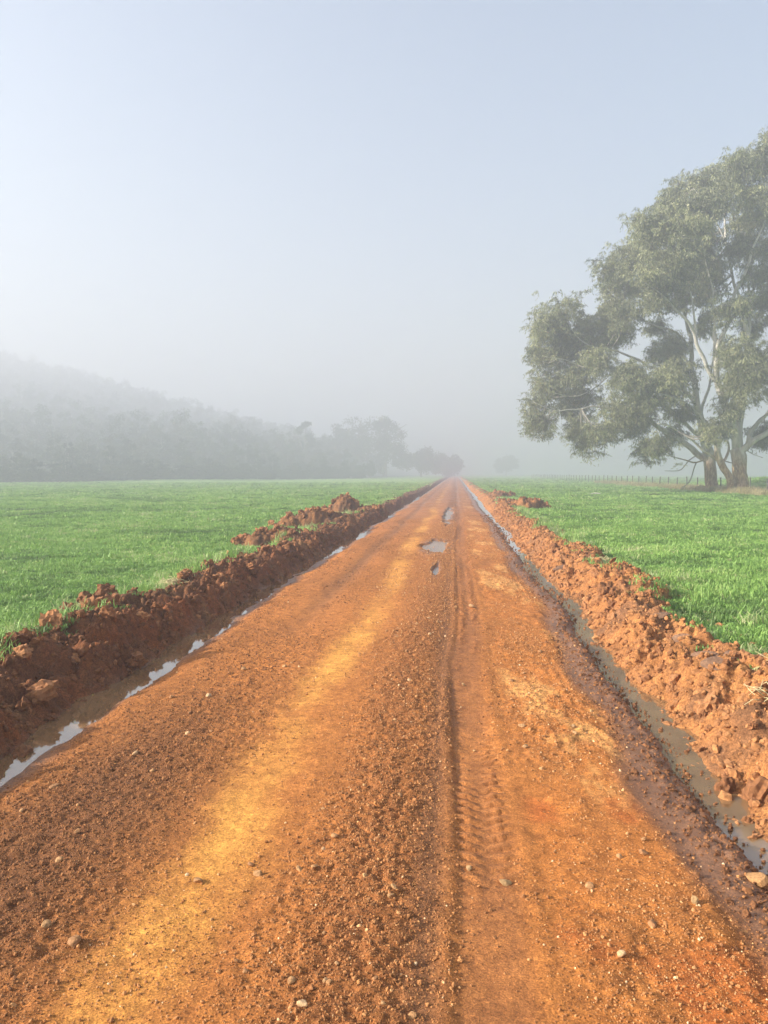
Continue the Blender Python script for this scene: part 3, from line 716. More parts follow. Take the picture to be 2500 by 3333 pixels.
# flat grey-brown clay slabs lying in the right bank
for i, (x, y, sx, sy, rz, tilt) in enumerate([(2.02, 7.8, .20, .09, .3, .25), (1.98, 6.9, .12, .07, -.5, .5), (1.95, 6.15, .19, .06, -.7, .45), (1.90, 5.75, .17, .12, .1, .3), (2.10, 6.0, .13, .10, .4, .2), (2.35, 6.0, .18, .09, -.2, .5), (1.78, 13.0, .26, .10, .5, .4), (2.2, 9.6, .15, .09, 0, .3)]):
    me = rock_mesh("clay_slab", 3, 400 + i, M_SLAB, (1, 1, .22), .3, 1.5, 6)
    k = obj("clay_slab", me, bank_r)
    k.location = (x, y, float(bank_z(1, np.array(x), np.array(y))) + .02); k.scale = (sx * .7, sy * .7, .10)
    k.rotation_euler = (tilt, -.15, rz); k["label"] = "flat grey-brown slab of clay"

# ------------------------------------------------------------------ heaps pushed out onto the grass
def heap(name, cx, cy, lobes, seed, label, cols, n=90):
    x0 = min(l[0] - l[2] for l in lobes) - .15; x1 = max(l[0] + l[2] for l in lobes) + .15
    y0 = min(l[1] - l[3] for l in lobes) - .15; y1 = max(l[1] + l[3] for l in lobes) + .15
    xs = np.linspace(x0, x1, n); ys = np.linspace(y0, y1, n)
    X, Y = np.meshgrid(xs, ys); Z = np.zeros_like(X)
    for (lx, ly, rx, ry, h) in lobes:
        e = ((X - lx) / rx) ** 2 + ((Y - ly) / ry) ** 2 + .35 * fbm(X * 3, Y * 3, 3, seed)
        Z = np.maximum(Z, 1.0 * h * np.clip(1 - e, 0, 1) ** .6)
    wx = X + cx; wy = Y + cy
    rel = .5 * lumps(wx, wy, .36, seed + 2) + 1.0 * lumps(wx, wy, .17, seed + 4) + 1.1 * lumps(wx, wy, .08, seed + 6) - .12 * np.abs(fbm(wx * 6, wy * 6, 3, seed + 8))
    m = sstep(0, .12, Z)
    Z = -.12 + Z + .12 * m + rel * m
    n2 = fbm(wx * 4, wy * 4, 3, seed + 9)
    c = C(*cols[0]) * (1 - sstep(-.3, .3, n2))[..., None] + C(*cols[1]) * sstep(-.3, .3, n2)[..., None]
    c = c * .9
    o = obj(name, mesh_np(name, np.stack([X, Y, Z], -1).reshape(-1, 3), grid_quads(n, n), mat=M_BANK, colors=c.reshape(-1, 3), floats={"wet": np.zeros(X.size)}))
    o.location = (cx, cy, float(field_z(np.array(cx), np.array(cy))))
    tag(o, label, "earth heap", "heaps of spoil on the grass")
    r = np.random.default_rng(seed)
    for i in range(40):
        l = lobes[int(r.integers(len(lobes)))]
        a = r.uniform(0, 6.28); q = r.random() ** .5 * .95
        px, py = l[0] + l[2] * q * math.cos(a), l[1] + l[3] * q * math.sin(a)
        ix = int(np.clip((px - x0) / (x1 - x0) * (n - 1), 0, n - 1)); iy = int(np.clip((py - y0) / (y1 - y0) * (n - 1), 0, n - 1))
        s = r.uniform(.05, .13)
        k = bpy.data.objects.new("clod", CLOD_MESH[int(r.integers(7))]); k.location = (px, py, max(Z[iy, ix], 0) + s * .15)
        k.scale = (s, s, s); k.rotation_euler = tuple(r.uniform(-3, 3, 3)); link(k, o)
    return o
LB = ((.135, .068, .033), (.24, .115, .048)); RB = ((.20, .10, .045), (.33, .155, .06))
heap("earth_heap", -4.15, 22.5, [(0, 0, .75, .7, .42), (-.55, -.1, .55, .5, .26), (.55, .1, .7, .8, .30), (-1.05, -.1, .4, .22, .10)], 500, "long brown heap of clods with a tail on the left grass", LB)
heap("earth_heap", -4.2, 29.0, [(0, 0, .58, .55, .62), (-.75, .05, .45, .25, .14), (.7, -.1, .9, .6, .22)], 520, "tall rounded lump of earth farthest out on the left grass", LB)
heap("earth_heap", -4.25, 16.7, [(0, 0, .45, .5, .22), (.5, .2, .55, .6, .30), (-.45, 0, .25, .2, .10)], 540, "small low heap of clods nearest the camera on the left", LB)
heap("earth_heap", 3.15, 34.6, [(0, 0, .62, .7, .40), (-.75, 0, .7, .7, .30), (.75, -.1, .40, .2, .10)], 560, "orange heap of clods on the right grass beside the bank", RB)
heap("earth_heap", -4.0, 8.2, [(0, 0, .30, .45, .10)], 580, "low crumbling heap at the back of the left bank", LB, 60)
heap("earth_heap", 2.75, 52.0, [(0, 0, .6, 1.2, .28), (.9, .3, .4, .6, .12)], 600, "distant low heap on the right grass near the fog", RB, 60)

# ------------------------------------------------------------------ gravel and stones on the road
PEB = [rock_mesh("pebble", 1, 700 + i, M_GRAVEL, (1, .8, .62), .3, 1.5, 3) for i in range(6)]
n = 520000
py = 1.7 * np.exp(rng.random(n) * math.log(26 / 1.7)); px = rng.uniform(-2.6, 1.2, n)
keep = rng.random(n) < gravel_density(px, py) * .8
px = px[keep]; py = py[keep]; n = len(px)
ps = np.clip(rng.lognormal(-5.55, .50, n), .0016, .016) * np.clip(.62 + py / 14, .7, 1.8)
pt = np.clip(.50 + .14 * rng.normal(size=n) + .35 * (rng.random(n) < .025) + .25 * np.clip(road_masks(px, py)["stripe"], 0, 1) - .22 * road_masks(px, py)["left"] + .12 * sstep(.3, .5, px), 0, 1)
tag(instancer("gravel", np.stack([px, py, road_z(px, py) + ps * .05], 1), rng.uniform(-3, 3, (n, 3)), np.repeat(ps[:, None], 3, 1), pt, rng.integers(0, 6, n), PEB),
    "loose orange-brown gravel strewn over the road", "gravel")

# churned wet crumbs between the wheel mark and the right water
n = 4500
py = 2.6 * np.exp(rng.random(n) * math.log(30 / 2.6)); px = edge_right(py) - .05 + rng.normal(0, .10, n)
ps = np.clip(rng.lognormal(-5.1, .5, n), .003, .022) * (1 + py / 30)
tag(instancer("mud_crumbs", np.stack([px, py, np.maximum(road_z(px, py), WATER_LEVEL - .01) + ps * .02], 1), rng.uniform(-3, 3, (n, 3)), np.repeat(ps[:, None], 3, 1), np.clip(rng.normal(.22, .14, n), 0, 1), rng.integers(0, 7, n), CLOD_SMALL),
    "dark churned mud crumbs beside the right water channel", "mud")

STONES = [rock_mesh("stone", 2, 800 + i, M_STONE, (1, .8, .6), .3, 1.2, 6) for i in range(6)]
STONES_G = [rock_mesh("stone", 2, 820 + i, M_STONE_GREEN, (1, .7, .55), .3, 1.2, 6) for i in range(2)]
def stone(x, y, s, label, group=None, mesh=None, rz=0.0, name="stone"):
    o = obj(name, mesh or random.choice(STONES))
    o.location = (x, y, float(road_z(np.array(x), np.array(y))) + s * .28); o.scale = (s, s, s)
    o.rotation_euler = (random.uniform(-.4, .4), random.uniform(-.4, .4), rz or random.uniform(0, 6))
    return tag(o, label, "stone", group)
stone(-1.28, 2.42, .030, "tan stone alone in the dark gravel at the bottom left")
stone(-1.62, 2.95, .022, "flat brown stone in the dark gravel at the left edge")
stone(.20, 2.98, .028, "greenish grey stone beside the tyre mark at the bottom", mesh=STONES_G[0], rz=.2)
stone(.90, 2.90, .024, "greenish stone in the orange clay at the bottom right", mesh=STONES_G[1], rz=1.2)
stone(1.22, 3.15, .052, "rounded brown stone at the rim of the right water channel")
stone(.20, 9.18, .045, "pale stone on the right side of the tyre mark, far up the road")
stone(-2.05, 3.70, .030, "cream stone beside the wet left edge of the road")
stone(-1.0, 2.86, .024, "cream stone on the bright yellow wheel lane, left of its neighbour")
stone(-.78, 2.93, .022, "cream stone on the bright yellow wheel lane, right of its neighbour")
stone(-.44, 2.15, .019, "orange stone at the bottom edge of the picture")
stone(.06, 3.06, .020, "greenish pale stone half sunk in the tyre mark", mesh=STONES_G[1])
for i in range(46):
    y = 2.15 + 7 * random.random() ** 1.7
    stone(-.38 + random.gauss(0, .2), y, random.uniform(.008, .015) * (1 + y / 12), "small pale stone on the gravel ridge left of the tyre mark", "stones on the gravel ridge")
for i in range(16):
    y = 2.5 + 6 * random.random() ** 1.5
    stone(random.uniform(.4, 1.0), y, random.uniform(.010, .018) * (1 + y / 9), "small stone in the clay lane right of the tyre mark", "stones in the right lane")
for i in range(16):
    y = 2.4 + 4 * random.random() ** 1.5
    stone(random.uniform(-2.1, -1.3), y, random.uniform(.010, .018) * (1 + y / 9), "small stone in the brown gravel of the left lane", "stones in the left lane")

# ------------------------------------------------------------------ gum trees by the fence
CAM_YAW = R(5.34)
def leaf_quad(p, d, ln, wd, nrm):
    d = d / (np.linalg.norm(d) + 1e-9); s = np.cross(d, nrm); s /= np.linalg.norm(s) + 1e-9
    return np.array([p, p + d * ln * .45 + s * wd * .5, p + d * ln, p + d * ln * .45 - s * wd * .5])

def gum_sprig(seed, nleaf=52, size=1.0):
    r = np.random.default_rng(seed); V = []; Q = []
    for b in range(5):
        a = r.uniform(0, 6.28); reach = r.uniform(.25, .62) * size; drop = r.uniform(.25, .75) * size
        for k in range(nleaf // 5):
            t = r.uniform(.15, 1)
            p = np.array([math.cos(a) * reach * t, math.sin(a) * reach * t, .18 * t - drop * t * t]) + r.normal(0, .05, 3) * size
            d = np.array([math.cos(a) * .45, math.sin(a) * .45, -1.0]) + r.normal(0, .45, 3)
            Q.append(np.arange(4) + 4 * len(V)); V.append(leaf_quad(p, d, r.uniform(.17, .30), r.uniform(.035, .06), r.normal(size=3)))
    return mesh_np("leaf_sprig", np.concatenate(V), np.array(Q), mat=M_LEAF, smooth=False)
SPRIGS = [gum_sprig(900 + i) for i in range(8)]

def nearest(paths, p):
    best = None
    for P, rr in paths:
        d = np.linalg.norm(P - p, axis=1); i = int(d.argmin())
        if best is None or d[i] < best[0]: best = (d[i], P[i], rr[i])
    return best

def gum_tree(limbs, clumps, loc, label, seed):
    root = empty("gum_tree", loc, CAM_YAW)
    tag(root, label, "tree", "gum trees by the fence")
    r = np.random.default_rng(seed)
    paths = []
    for kind, pts in limbs:
        P = np.array([p[:3] for p in pts]); rad = np.array([p[3] for p in pts]) * (1.0 if kind == 'trunk' else .86)
        if paths and kind != "leaning_stem":     # root the limb on the wood that carries it
            cand = None
            for Q, rr in paths:
                d = np.hypot(Q[:, 0] - P[0, 0], Q[:, 2] - P[0, 2]); i = int(d.argmin())
                if cand is None or d[i] < cand[0]: cand = (d[i], Q[i])
            w = (1 - np.linspace(0, 1, len(P))) ** 2
            P = P + np.outer(w, cand[1] - P[0])
        Q, rr = resample(P, rad, .35)
        wob = np.stack([noise(np.arange(len(Q)) * .35, np.full(len(Q), 3.0 * k + len(paths)), seed) for k in range(3)], 1)
        Q = Q + wob * np.minimum(rr, .14)[:, None] * .9 * np.clip(np.arange(len(Q)) / 3.0, 0, 1)[:, None]
        V, q, t = tube(Q, rr, 12 if rad[0] > .25 else 8)
        if kind in ("trunk", "leaning_stem"):     # buttressed, fluted foot
            ang = np.arctan2(V[:, 1], V[:, 0] - P[0, 0]); f = np.clip(1 - V[:, 2] / 2.2, 0, 1)
            fl = 1 + f * (.16 * np.sin(ang * 3 + seed) + .10 * np.sin(ang * 5 + 1)) + .04 * noise(ang * 2, V[:, 2] * 2, seed)
            cen = np.repeat(Q, 12 if rad[0] > .25 else 8, 0)
            V = cen + (V - cen) * fl[:, None]
        obj("trunk" if kind == "trunk" else kind, mesh_np(kind, V, q, t, M_DEAD if kind == "dead_branch" else M_BARK), root)
        if kind != "dead_branch": paths.append((Q, rr))
    # branches and twigs into the leaf clumps, then the hanging sprigs
    tw = MB(); PT = []; TN = []
    clumps = list(clumps)
    for (cx, cy, cz, rx, rz) in list(clumps):
        a = r.uniform(0, 6.28); clumps.append((cx + math.cos(a) * rx * .8, cy + r.normal(0, .9), cz + math.sin(a) * rz * .75, rx * .55, rz * .55))
    for ci, (cx, cy, cz, rx, rz) in enumerate(clumps):
        c = np.array([cx, cy, cz]); _, a, ra = nearest(paths, c)
        ry = max(rx, .8) * r.uniform(.8, 1.15)
        mid = (a + c) / 2 + np.array([0, 0, -.15 * np.linalg.norm(c - a)]) + r.normal(0, .12, 3)
        br = min(max(.035, .02 * np.linalg.norm(c - a)), ra * .8 + .01)
        Q, rr = resample([a, mid, c + np.array([0, 0, -rz * .2])], [br * 1.2, br, br * .55], .5)
        tw.add(*tube(Q, rr, 5))
        for k in range(8):
            d = r.normal(size=3); d /= np.linalg.norm(d); d[2] = abs(d[2]) * .9 - .15
            e = c + d * np.array([rx, ry, rz]) * r.uniform(.6, .95)
            s = Q[int(len(Q) * r.uniform(.45, .99))]
            W, wr = resample([s, (s + e) / 2 + r.normal(0, .1, 3), e], [br * .5, br * .32, .012], .5)
            tw.add(*tube(W, wr, 4))
        rx *= .95; rz *= .95; nsp = int(24 + 56 * rx * rz)
        d = r.normal(size=(nsp, 3)); d /= np.linalg.norm(d, axis=1)[:, None]
        d[:, 2] = np.where(d[:, 2] < -.2, -d[:, 2] * .8, d[:, 2])
        q = r.random(nsp) ** .42
        p = c + d * q[:, None] * np.array([rx, ry, rz]) + r.normal(0, .36, (nsp, 3))
        # a few sprays hang below the clump
        h = r.random(nsp) < .24; p[h, 2] = cz - rz * r.uniform(.1, 1.35, h.sum())
        PT.append(p); TN.append(np.clip(r.normal(.48 + .14 * r.normal(), .22, nsp), 0, 1))
    obj("twigs", tw.mesh("twigs", M_TWIG), root)
    PT = np.concatenate(PT); TN = np.concatenate(TN); n = len(PT)
    rot = np.stack([r.normal(0, .2, n), r.normal(0, .2, n), r.uniform(0, 6.28, n)], 1)
    s = r.uniform(.75, 1.2, n)
    instancer("crown", PT, rot, np.repeat(s[:, None], 3, 1), TN, r.integers(0, 8, n), SPRIGS, root)
    return root
gum_tree(GUM_A_LIMBS, GUM_A_CLUMPS, (22.56, 63.53, 0.05), "tall gum tree with forked trunk, the right one of the two by the fence", 31)
gum_tree(GUM_B_LIMBS, GUM_B_CLUMPS, (21.73, 67.82, 0.05), "gum tree with low spreading limbs, the left one of the two by the fence", 47)

# ------------------------------------------------------------------ foggy trees
def leafy_mesh(name, seed, h, w, blobs, per, leaf, mat, droop=.2, dome=False):
    r = np.random.default_rng(seed); V = []; Q = []; k = 0
    for b in range(blobs):
        if dome:
            d3 = r.normal(size=3); d3 /= np.linalg.norm(d3); d3 *= r.random() ** .4
            c = np.array([d3[0] * w * .8, d3[1] * w * .8, h * (.50 + .40 * d3[2])])
        else:
            a = r.uniform(0, 6.28); z = r.uniform(.18, .95); q = r.random() ** .5 * math.sin(math.pi * min(1, .18 + z * .8)) ** .6
            c = np.array([math.cos(a) * q * w, math.sin(a) * q * w, z * h])
        R_ = r.uniform(.16, .30) * w
        d = r.normal(size=(per, 3)); d /= np.linalg.norm(d, axis=1)[:, None]
        p = c + d * (R_ * r.random(per) ** .4)[:, None] * np.array([1.15, 1.15, .8])
        for i in range(per):
            dd = r.normal(size=3) + np.array([0, 0, -droop * 3])
            V.append(leaf_quad(p[i], dd, leaf * r.uniform(.7, 1.4), leaf * r.uniform(.35, .7), r.normal(size=3))); Q.append(np.arange(4) + 4 * k); k += 1
    return mesh_np(name, np.concatenate(V), np.array(Q), mat=mat, smooth=False)

def trunk_tube(h, r0, seed, lean=.05, forks=3, w=2.0):
    r = np.random.default_rng(seed); mb = MB()
    P, rr = resample([(0, 0, -.3), (lean * h * .3, 0, h * .25), (lean * h, .1, h * .55), (lean * h * 1.2, 0, h * .85)], [r0 * 1.3, r0, r0 * .7, r0 * .25], .6)
    mb.add(*tube(P, rr, 7))
    for k in range(forks):
        s = P[int(len(P) * r.uniform(.35, .75))]; a = r.uniform(0, 6.28)
        e = s + np.array([math.cos(a) * w * .7, math.sin(a) * w * .7, h * r.uniform(.15, .35)])
        Q, q = resample([s, (s + e) / 2 + np.array([0, 0, -.1]), e], [r0 * .5, r0 * .35, r0 * .12], .6)
        mb.add(*tube(Q, q, 5))
    return mb

M_FTRUNK = plain_noise("forest_trunk", [(.3, (.10, .095, .08)), (.7, (.24, .23, .20))], 3)
M_FLEAF = tint_material("foggy_leaf", [(0, (.028, .042, .024)), (1, (.055, .068, .038))], .7, instancer_attr=False, translucent=.2)
def fog_tree(x, y, h, w, seed, label, dome=True, blobs=40, group=None):
    o = empty("tree", (x, y, float(field_z(np.array(x), np.array(y)))))
    obj("trunk", trunk_tube(h, .028 * h, seed, .03, 5, w).mesh("trunk", M_FTRUNK), o)
    obj("crown", leafy_mesh("crown", seed, h, w, blobs, 150, .8, M_FLEAF, dome=dome), o)
    return tag(o, label, "tree", group)
fog_tree(-25, 270, 24.0, 11.0, 1001, "broad domed tree in the fog left of the road, the taller of two", blobs=50)
fog_tree(-38, 275, 22.0, 10.0, 1002, "domed tree in the fog behind the left heaps, nearer the wood")
fog_tree(-47, 235, 17.5, 3.6, 1003, "narrow tree standing up at the end of the foggy wood", dome=False, blobs=18)
fog_tree(-13, 288, 11.8, 8.5, 1004, "low rounded tree in the fog close to the road's left side")
fog_tree(-4, 310, 10.5, 7.8, 1005, "faint rounded tree where the road vanishes into the fog")
fog_tree(27, 420, 12.0, 7.4, 1006, "very faint tree alone in the fog right of the road")

# the wood on the hillside: one mass in the fog
FT = []
for i in range(6):
    h = [13, 15, 11, 16, 12.5, 14][i]
    me = leafy_mesh("wood_tree", 1100 + i, h, [3.7, 4.0, 3.4, 4.2, 4.0, 3.6][i], 34, 60, .6, M_FOREST, dome=True)
    FT.append(me)
FTR = [trunk_tube(12.5, .22, 1200 + i, .04, 4, 2.2).mesh("wood_trunk", M_FTRUNK) for i in range(3)]
cand = []
for k in range(14000):
    x = rng.uniform(-330, -24); y = 112 + 300 * rng.random() ** 1.25
    edge = 114 + 5 * float(noise(np.array(x * .06), np.array(3.3), 9)) + max(0, (x + 70)) * 2.4
    if y < edge: continue
    if x > -40 and y > 240: continue
    if x < -.72 * y - 30: continue
    cand.append((x, y))
sel = []; cells = {}
for (x, y) in cand:
    k = (int(x // 4.8), int(y // 4.8))
    if any(q in cells and (cells[q][0] - x) ** 2 + (cells[q][1] - y) ** 2 < 4.2 ** 2 for q in [(k[0] + i, k[1] + j) for i in (-1, 0, 1) for j in (-1, 0, 1)]): continue
    cells[k] = (x, y); sel.append((x, y))
sel = np.array(sel); n = len(sel)
wz = field_z(sel[:, 0], sel[:, 1]); s = rng.uniform(.7, 1.15, n) * np.clip(.42 + .58 * (sel[:, 1] - np.clip(sel[:, 0] + 70, 0, None) * 2.4 - 115) / 80, .42, 1)
# a skirt of bushes along the foot of the wood
nb = 260
bxs = rng.uniform(-110, -26, nb); bys = 111 + 5 * rng.random(nb) + 5 * noise(bxs * .06, 0 * bxs + 3.3, 9) + np.clip(bxs + 70, 0, None) * 2.4
ptw = np.concatenate([np.stack([sel[:, 0], sel[:, 1], wz - .2], 1), np.stack([bxs, bys, field_z(bxs, bys) - .4], 1)])
sc_ = np.concatenate([np.repeat(s[:, None], 3, 1), np.stack([rng.uniform(.4, .7, nb)] * 2 + [rng.uniform(.15, .34, nb)], 1)])
wood = instancer("wood", ptw, np.stack([np.zeros(n + nb), np.zeros(n + nb), rng.uniform(0, 6.28, n + nb)], 1), sc_, rng.random(n + nb), rng.integers(0, 6, n + nb), FT)
tag(wood, "dark wood covering the hillside, fading into fog on the left", "wood")
instancer("trunks", ptw[:n], np.stack([np.zeros(n), np.zeros(n), rng.uniform(0, 6.28, n)], 1), np.repeat(s[:, None], 3, 1), rng.random(n), rng.integers(0, 3, n), FTR, wood)

# ------------------------------------------------------------------ wire fence on the right
FX = 22.6
fence = empty("wire_fence", (FX, 45, 0))
tag(fence, "wire fence of thin dark posts crossing the right field past the gum trees", "fence")
Vp, qp, tp = tube([(0, 0, -.3), (0, 0, .6), (0, 0, 1.18)], [.06, .06, .055], 7)
POST = mesh_np("post", Vp, qp, tp, M_POST, smooth=False)
CAPV, cq, ct = tube([(-.06, 0, 1.17), (.07, 0, 1.17)], [.028, .028], 6)
CAP = mesh_np("insulator", CAPV, cq, ct, M_POST)
yp = [45 + 3.3 * i for i in range(58)]
for i, y in enumerate(yp):
    p = bpy.data.objects.new("post", POST); p.location = (random.uniform(-.05, .05), y - 45, float(field_z(np.array(FX), np.array(y))))
    p.rotation_euler = (random.gauss(0, .03), random.gauss(0, .035), random.uniform(0, 6)); p.scale = (1, 1, random.uniform(.95, 1.05)); link(p, fence)
    c = bpy.data.objects.new("insulator", CAP); link(c, p)
for hz in (.25, .55, .85, 1.1):
    P = []
    for i, y in enumerate(yp):
        P.append((-.05, y - 45, hz + float(field_z(np.array(FX), np.array(y)))))
        if i < len(yp) - 1: P.append((-.05, y - 45 + 1.65, hz - .02 + float(field_z(np.array(FX), np.array(y + 1.65)))))
    V, q, t = tube(P, [.004] * len(P), 4); obj("wire", mesh_np("wire", V, q, t, M_POST), fence)

# ------------------------------------------------------------------ grass
def tuft(seed, n, rad, h, mat, w=.006, bend=.5):
    r = np.random.default_rng(seed); V = []; Q = []; T = []
    for i in range(n):
        a = r.uniform(0, 6.28); q = r.random() ** .5 * rad; b = np.array([math.cos(a) * q, math.sin(a) * q, -.01])
        hh = h * r.uniform(.55, 1.2); az = r.uniform(0, 6.28); dirv = np.array([math.cos(az), math.sin(az), 0]); s = np.array([-dirv[1], dirv[0], 0]) * w * r.uniform(.7, 1.3)
        be = bend * r.uniform(.2, 1.2); m = b + dirv * hh * be * .35 + np.array([0, 0, hh * .6]); e = b + dirv * hh * be + np.array([0, 0, hh * (1 - .35 * be)])
        k = len(V) * 5
        V.append(np.array([b - s, b + s, m + s * .8, m - s * .8, e])); Q.append([k, k + 1, k + 2, k + 3]); T.append([k + 3, k + 2, k + 4])
    return mesh_np("grass_tuft", np.concatenate(V), Q, T, mat, smooth=False)
TUFTS = [tuft(1300 + i, 26, .085, .075, M_GRASS) for i in range(5)] + [tuft(1310 + i, 18, .10, .12, M_GRASS, .007, .7) for i in range(2)]
DRY = [tuft(1320 + i, 40, .16, .42, M_DRYGRASS, .006, .45) for i in range(4)]

def scatter_field(side, bands):
    P = []; S = []
    for (y0, y1, dens, sc) in bands:
        xo = (.66 * y1 + 4) if side < 0 else (.50 * y1 + 4)
        n = int((xo - 2.0) * (y1 - y0) * dens)
        y = rng.uniform(y0, y1, n); x = side * rng.uniform(2.0, xo, n)
        ok = (np.abs(x) < ((.66 if side < 0 else .50) * y + 4))
        t = bank_frame(side, x, y); ok &= t > np.where(rng.random(n) < (.28 if side < 0 else .12), .66, .95) + .16 * noise(x * 4, y * 4, 5)
        P.append(np.stack([x, y], 1)[ok]); S.append(np.full(ok.sum(), sc))
    P = np.concatenate(P); S = np.concatenate(S); n = len(P)
    z = field_z(P[:, 0], P[:, 1]); z = np.where(bank_frame(side, P[:, 0], P[:, 1]) < 1.08, np.maximum(z, bank_z(side, P[:, 0], P[:, 1])), z)
    patch = fbm(P[:, 0] * .5, P[:, 1] * .5, 4, 120)
    fine = noise(P[:, 0] * 3.0, P[:, 1] * 3.0, 121)
    tint = np.clip(.50 + .40 * patch + .20 * fine - .30 * sstep(.18, .40, fbm(P[:, 0] * .8, P[:, 1] * .45, 3, 123)) + rng.normal(0, .16, n), 0, 1)
    hgt = np.clip(1 + .35 * patch + .25 * fine + rng.normal(0, .15, n), .5, 1.9)
    tint = np.where(rng.random(n) < .02, .95, tint)
    near_bank = bank_frame(side, P[:, 0], P[:, 1]) < 1.45
    hgt = np.where(near_bank & (rng.random(n) < .5), hgt * 1.4, hgt)
    tint = np.where(near_bank & (rng.random(n) < .10), .97, tint)
    scl = np.stack([S, S, hgt * .62 * (.8 + .2 * S)], 1) * rng.uniform(.85, 1.15, n)[:, None]
    rot = np.stack([rng.normal(0, .12, n), rng.normal(0, .12, n), rng.uniform(0, 6.28, n)], 1)
    return instancer("grass", np.concatenate([P, z[:, None]], 1), rot, scl, tint, rng.integers(0, 7, n), TUFTS)
tag(scatter_field(-1, [(4, 13, 190, 1.0), (13, 24, 85, 1.25), (24, 45, 26, 2.0), (45, 80, 7, 3.4), (80, 120, 2.4, 5.5)]), "short bright green grass of the left pasture", "grass")
tag(scatter_field(1, [(4, 13, 190, 1.0), (13, 24, 85, 1.25), (24, 45, 26, 2.0), (45, 80, 7, 3.4), (80, 150, 2.2, 5.5), (150, 212, .8, 8.0)]), "short bright green grass of the right pasture", "grass")

# longer, half dry grass along the back of both banks
VERGE = [tuft(1340 + i, 30, .11, .20, M_GRASS, .005, .8) for i in range(4)]
for side, where in ((-1, "left"), (1, "right")):
    n = 1500
    y = 4.5 * np.exp(rng.random(n) * math.log(45 / 4.5)); t = rng.normal(1.02, .13, n)
    x = np.where(side < 0, edge_left(y) + .03 - t * 1.25, edge_right(y) + .07 + t * 1.33)
    k = noise(x * 1.2, y * .9, 130) > (-.15 if side < 0 else .25); x, y, t = x[k], y[k], t[k]; n = len(x)
    z = np.maximum(field_z(x, y), bank_z(side, x, y)); hs = rng.uniform(.5, 1.15, n)
    tag(instancer("verge_grass", np.stack([x, y, z], 1), np.stack([rng.normal(0, .3, n), rng.normal(0, .3, n), rng.uniform(0, 6, n)], 1), np.stack([hs * 1.1, hs * 1.1, hs], 1), np.clip(rng.normal(.72, .24, n), 0, 1), rng.integers(0, 4, n), VERGE),
        "longer half dry grass along the back of the %s bank" % where, "grass")

# straw-coloured grass along the fence and round the trunks
n = 2600
y = rng.uniform(46, 120, n); x = FX + rng.normal(-.3, .8, n)
k = rng.random(n) < (.35 + .65 * np.exp(-((y - 66) / 9) ** 2)); x, y = x[k], y[k]; n = len(x)
hs = rng.uniform(.6, 1.5, n)
tag(instancer("dry_grass", np.stack([x, y, field_z(x, y)], 1), np.stack([rng.normal(0, .15, n), rng.normal(0, .15, n), rng.uniform(0, 6, n)], 1), np.stack([hs * 1.5, hs * 1.5, hs], 1), np.clip(rng.normal(.5, .22, n), 0, 1), rng.integers(0, 4, n), DRY),
    "tall straw-coloured grass along the fence", "dry grass")

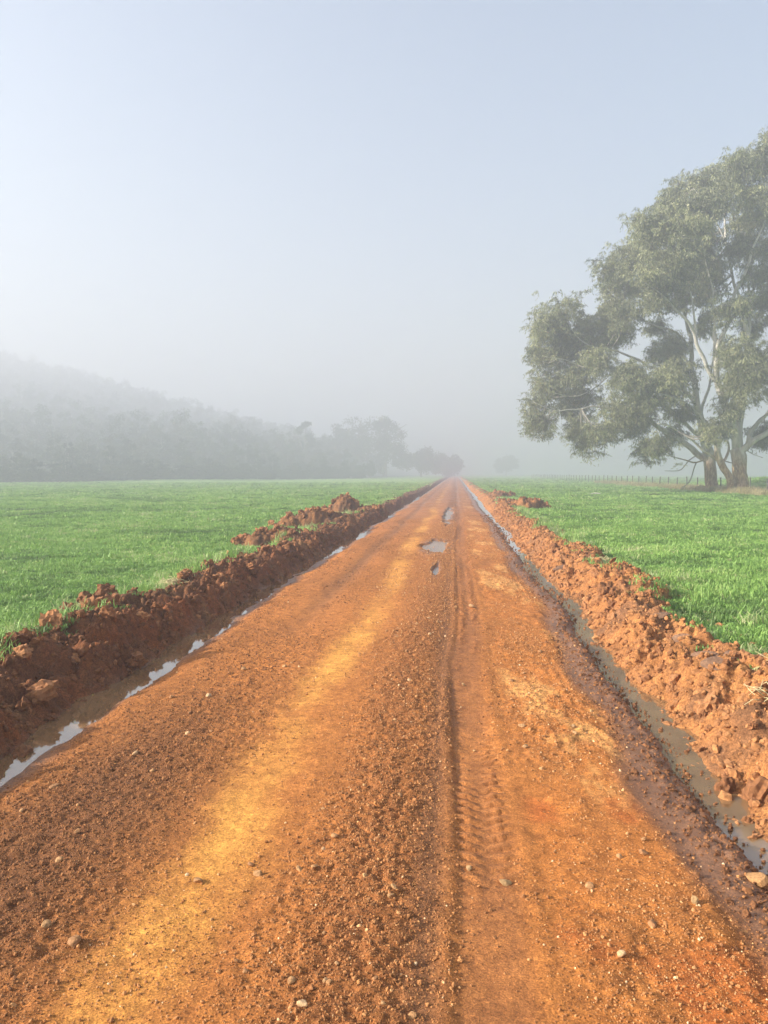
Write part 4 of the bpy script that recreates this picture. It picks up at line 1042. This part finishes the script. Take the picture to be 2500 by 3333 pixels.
# ------------------------------------------------------------------ small things
def twig_obj(name, pts, rad, mat, label, cat):
    P, r_ = resample(pts, rad, .05); V, q, t = tube(P, r_, 6); c = np.array(pts[0]); o = obj(name, mesh_np(name, V - c, q, t, mat)); o.location = tuple(c)
    return tag(o, label, cat)
zz = lambda x, y: float(field_z(np.array(x), np.array(y)))
twig_obj("fallen_branch", [(9.5, 55.3, .12), (9.8, 55.4, .16), (10.15, 55.3, .14)], [.03, .05, .025], M_PALEWOOD, "pale fallen branch lying alone on the right pasture", "branch")
twig_obj("fallen_branch", [(13.0, 53.4, .12), (13.35, 53.5, .17), (13.8, 53.6, .13)], [.02, .035, .015], M_DARKWOOD, "dark fallen twig on the right pasture near the gum trees", "branch")
zb = lambda s, x, y: float(bank_z(s, np.array(x), np.array(y)))
twig_obj("stick", [(-3.68, 7.02, zb(-1, -3.68, 7.02) + .05), (-3.58, 7.1, zb(-1, -3.58, 7.1) + .07), (-3.46, 7.12, zb(-1, -3.46, 7.12) + .06)], [.010, .012, .008], M_PALEWOOD, "bleached stick on top of the left bank", "stick")

def straw(x, y, side, seed, label, n=16, ln=.16):
    r = np.random.default_rng(seed); mb = MB(); z0 = zb(side, x, y) + .03
    for i in range(n):
        a = r.uniform(0, 6.28); p = np.array([r.normal(0, .06), r.normal(0, .05), r.uniform(0, .04)]); L = ln * r.uniform(.5, 1.2)
        mb.add(*tube([p, p + np.array([math.cos(a) * L * .5, math.sin(a) * L * .5, r.uniform(.0, .06)]), p + np.array([math.cos(a) * L, math.sin(a) * L, r.uniform(-.05, .05)])], [.0025, .003, .0015], 4))
    o = obj("straw_tuft", mb.mesh("straw_tuft", M_STRAW)); o.location = (x, y, z0)
    return tag(o, label, "straw", "torn roots and straw in the banks")
straw(1.95, 5.0, 1, 1, "pale green straw tuft low on the right bank, nearest the water")
straw(2.30, 5.45, 1, 2, "white straw tuft high on the right bank at the picture's edge", 20)
straw(2.45, 8.4, 1, 3, "small straw tuft on the crest of the right bank near the grass")
straw(2.35, 12.6, 1, 4, "straw tuft on the right bank, the farthest of four")
straw(-3.55, 9.4, -1, 5, "tangle of torn grass on top of the left bank", 40, .22)

# ------------------------------------------------------------------ morning fog
hb = np.array([[x, y, z] for z in (-2.0, 66.0) for y in (-210.0, 1110.0) for x in (-910.0, 910.0)])
hq = np.array([[0, 2, 3, 1], [4, 5, 7, 6], [0, 1, 5, 4], [2, 6, 7, 3], [0, 4, 6, 2], [1, 3, 7, 5]])
m_haze, nt, out = new_mat("fog")
pv = nt.nodes.new("ShaderNodeVolumePrincipled")
pv.inputs["Color"].default_value = (.53, .56, .65, 1)
pv.inputs["Density"].default_value = 0.0061
pv.inputs["Anisotropy"].default_value = 0.2
nt.links.new(pv.outputs[0], out.inputs["Volume"])
haze = obj("haze", mesh_np("haze", hb, hq, mat=m_haze, smooth=False))
tag(haze, "pale morning fog", kind="stuff")
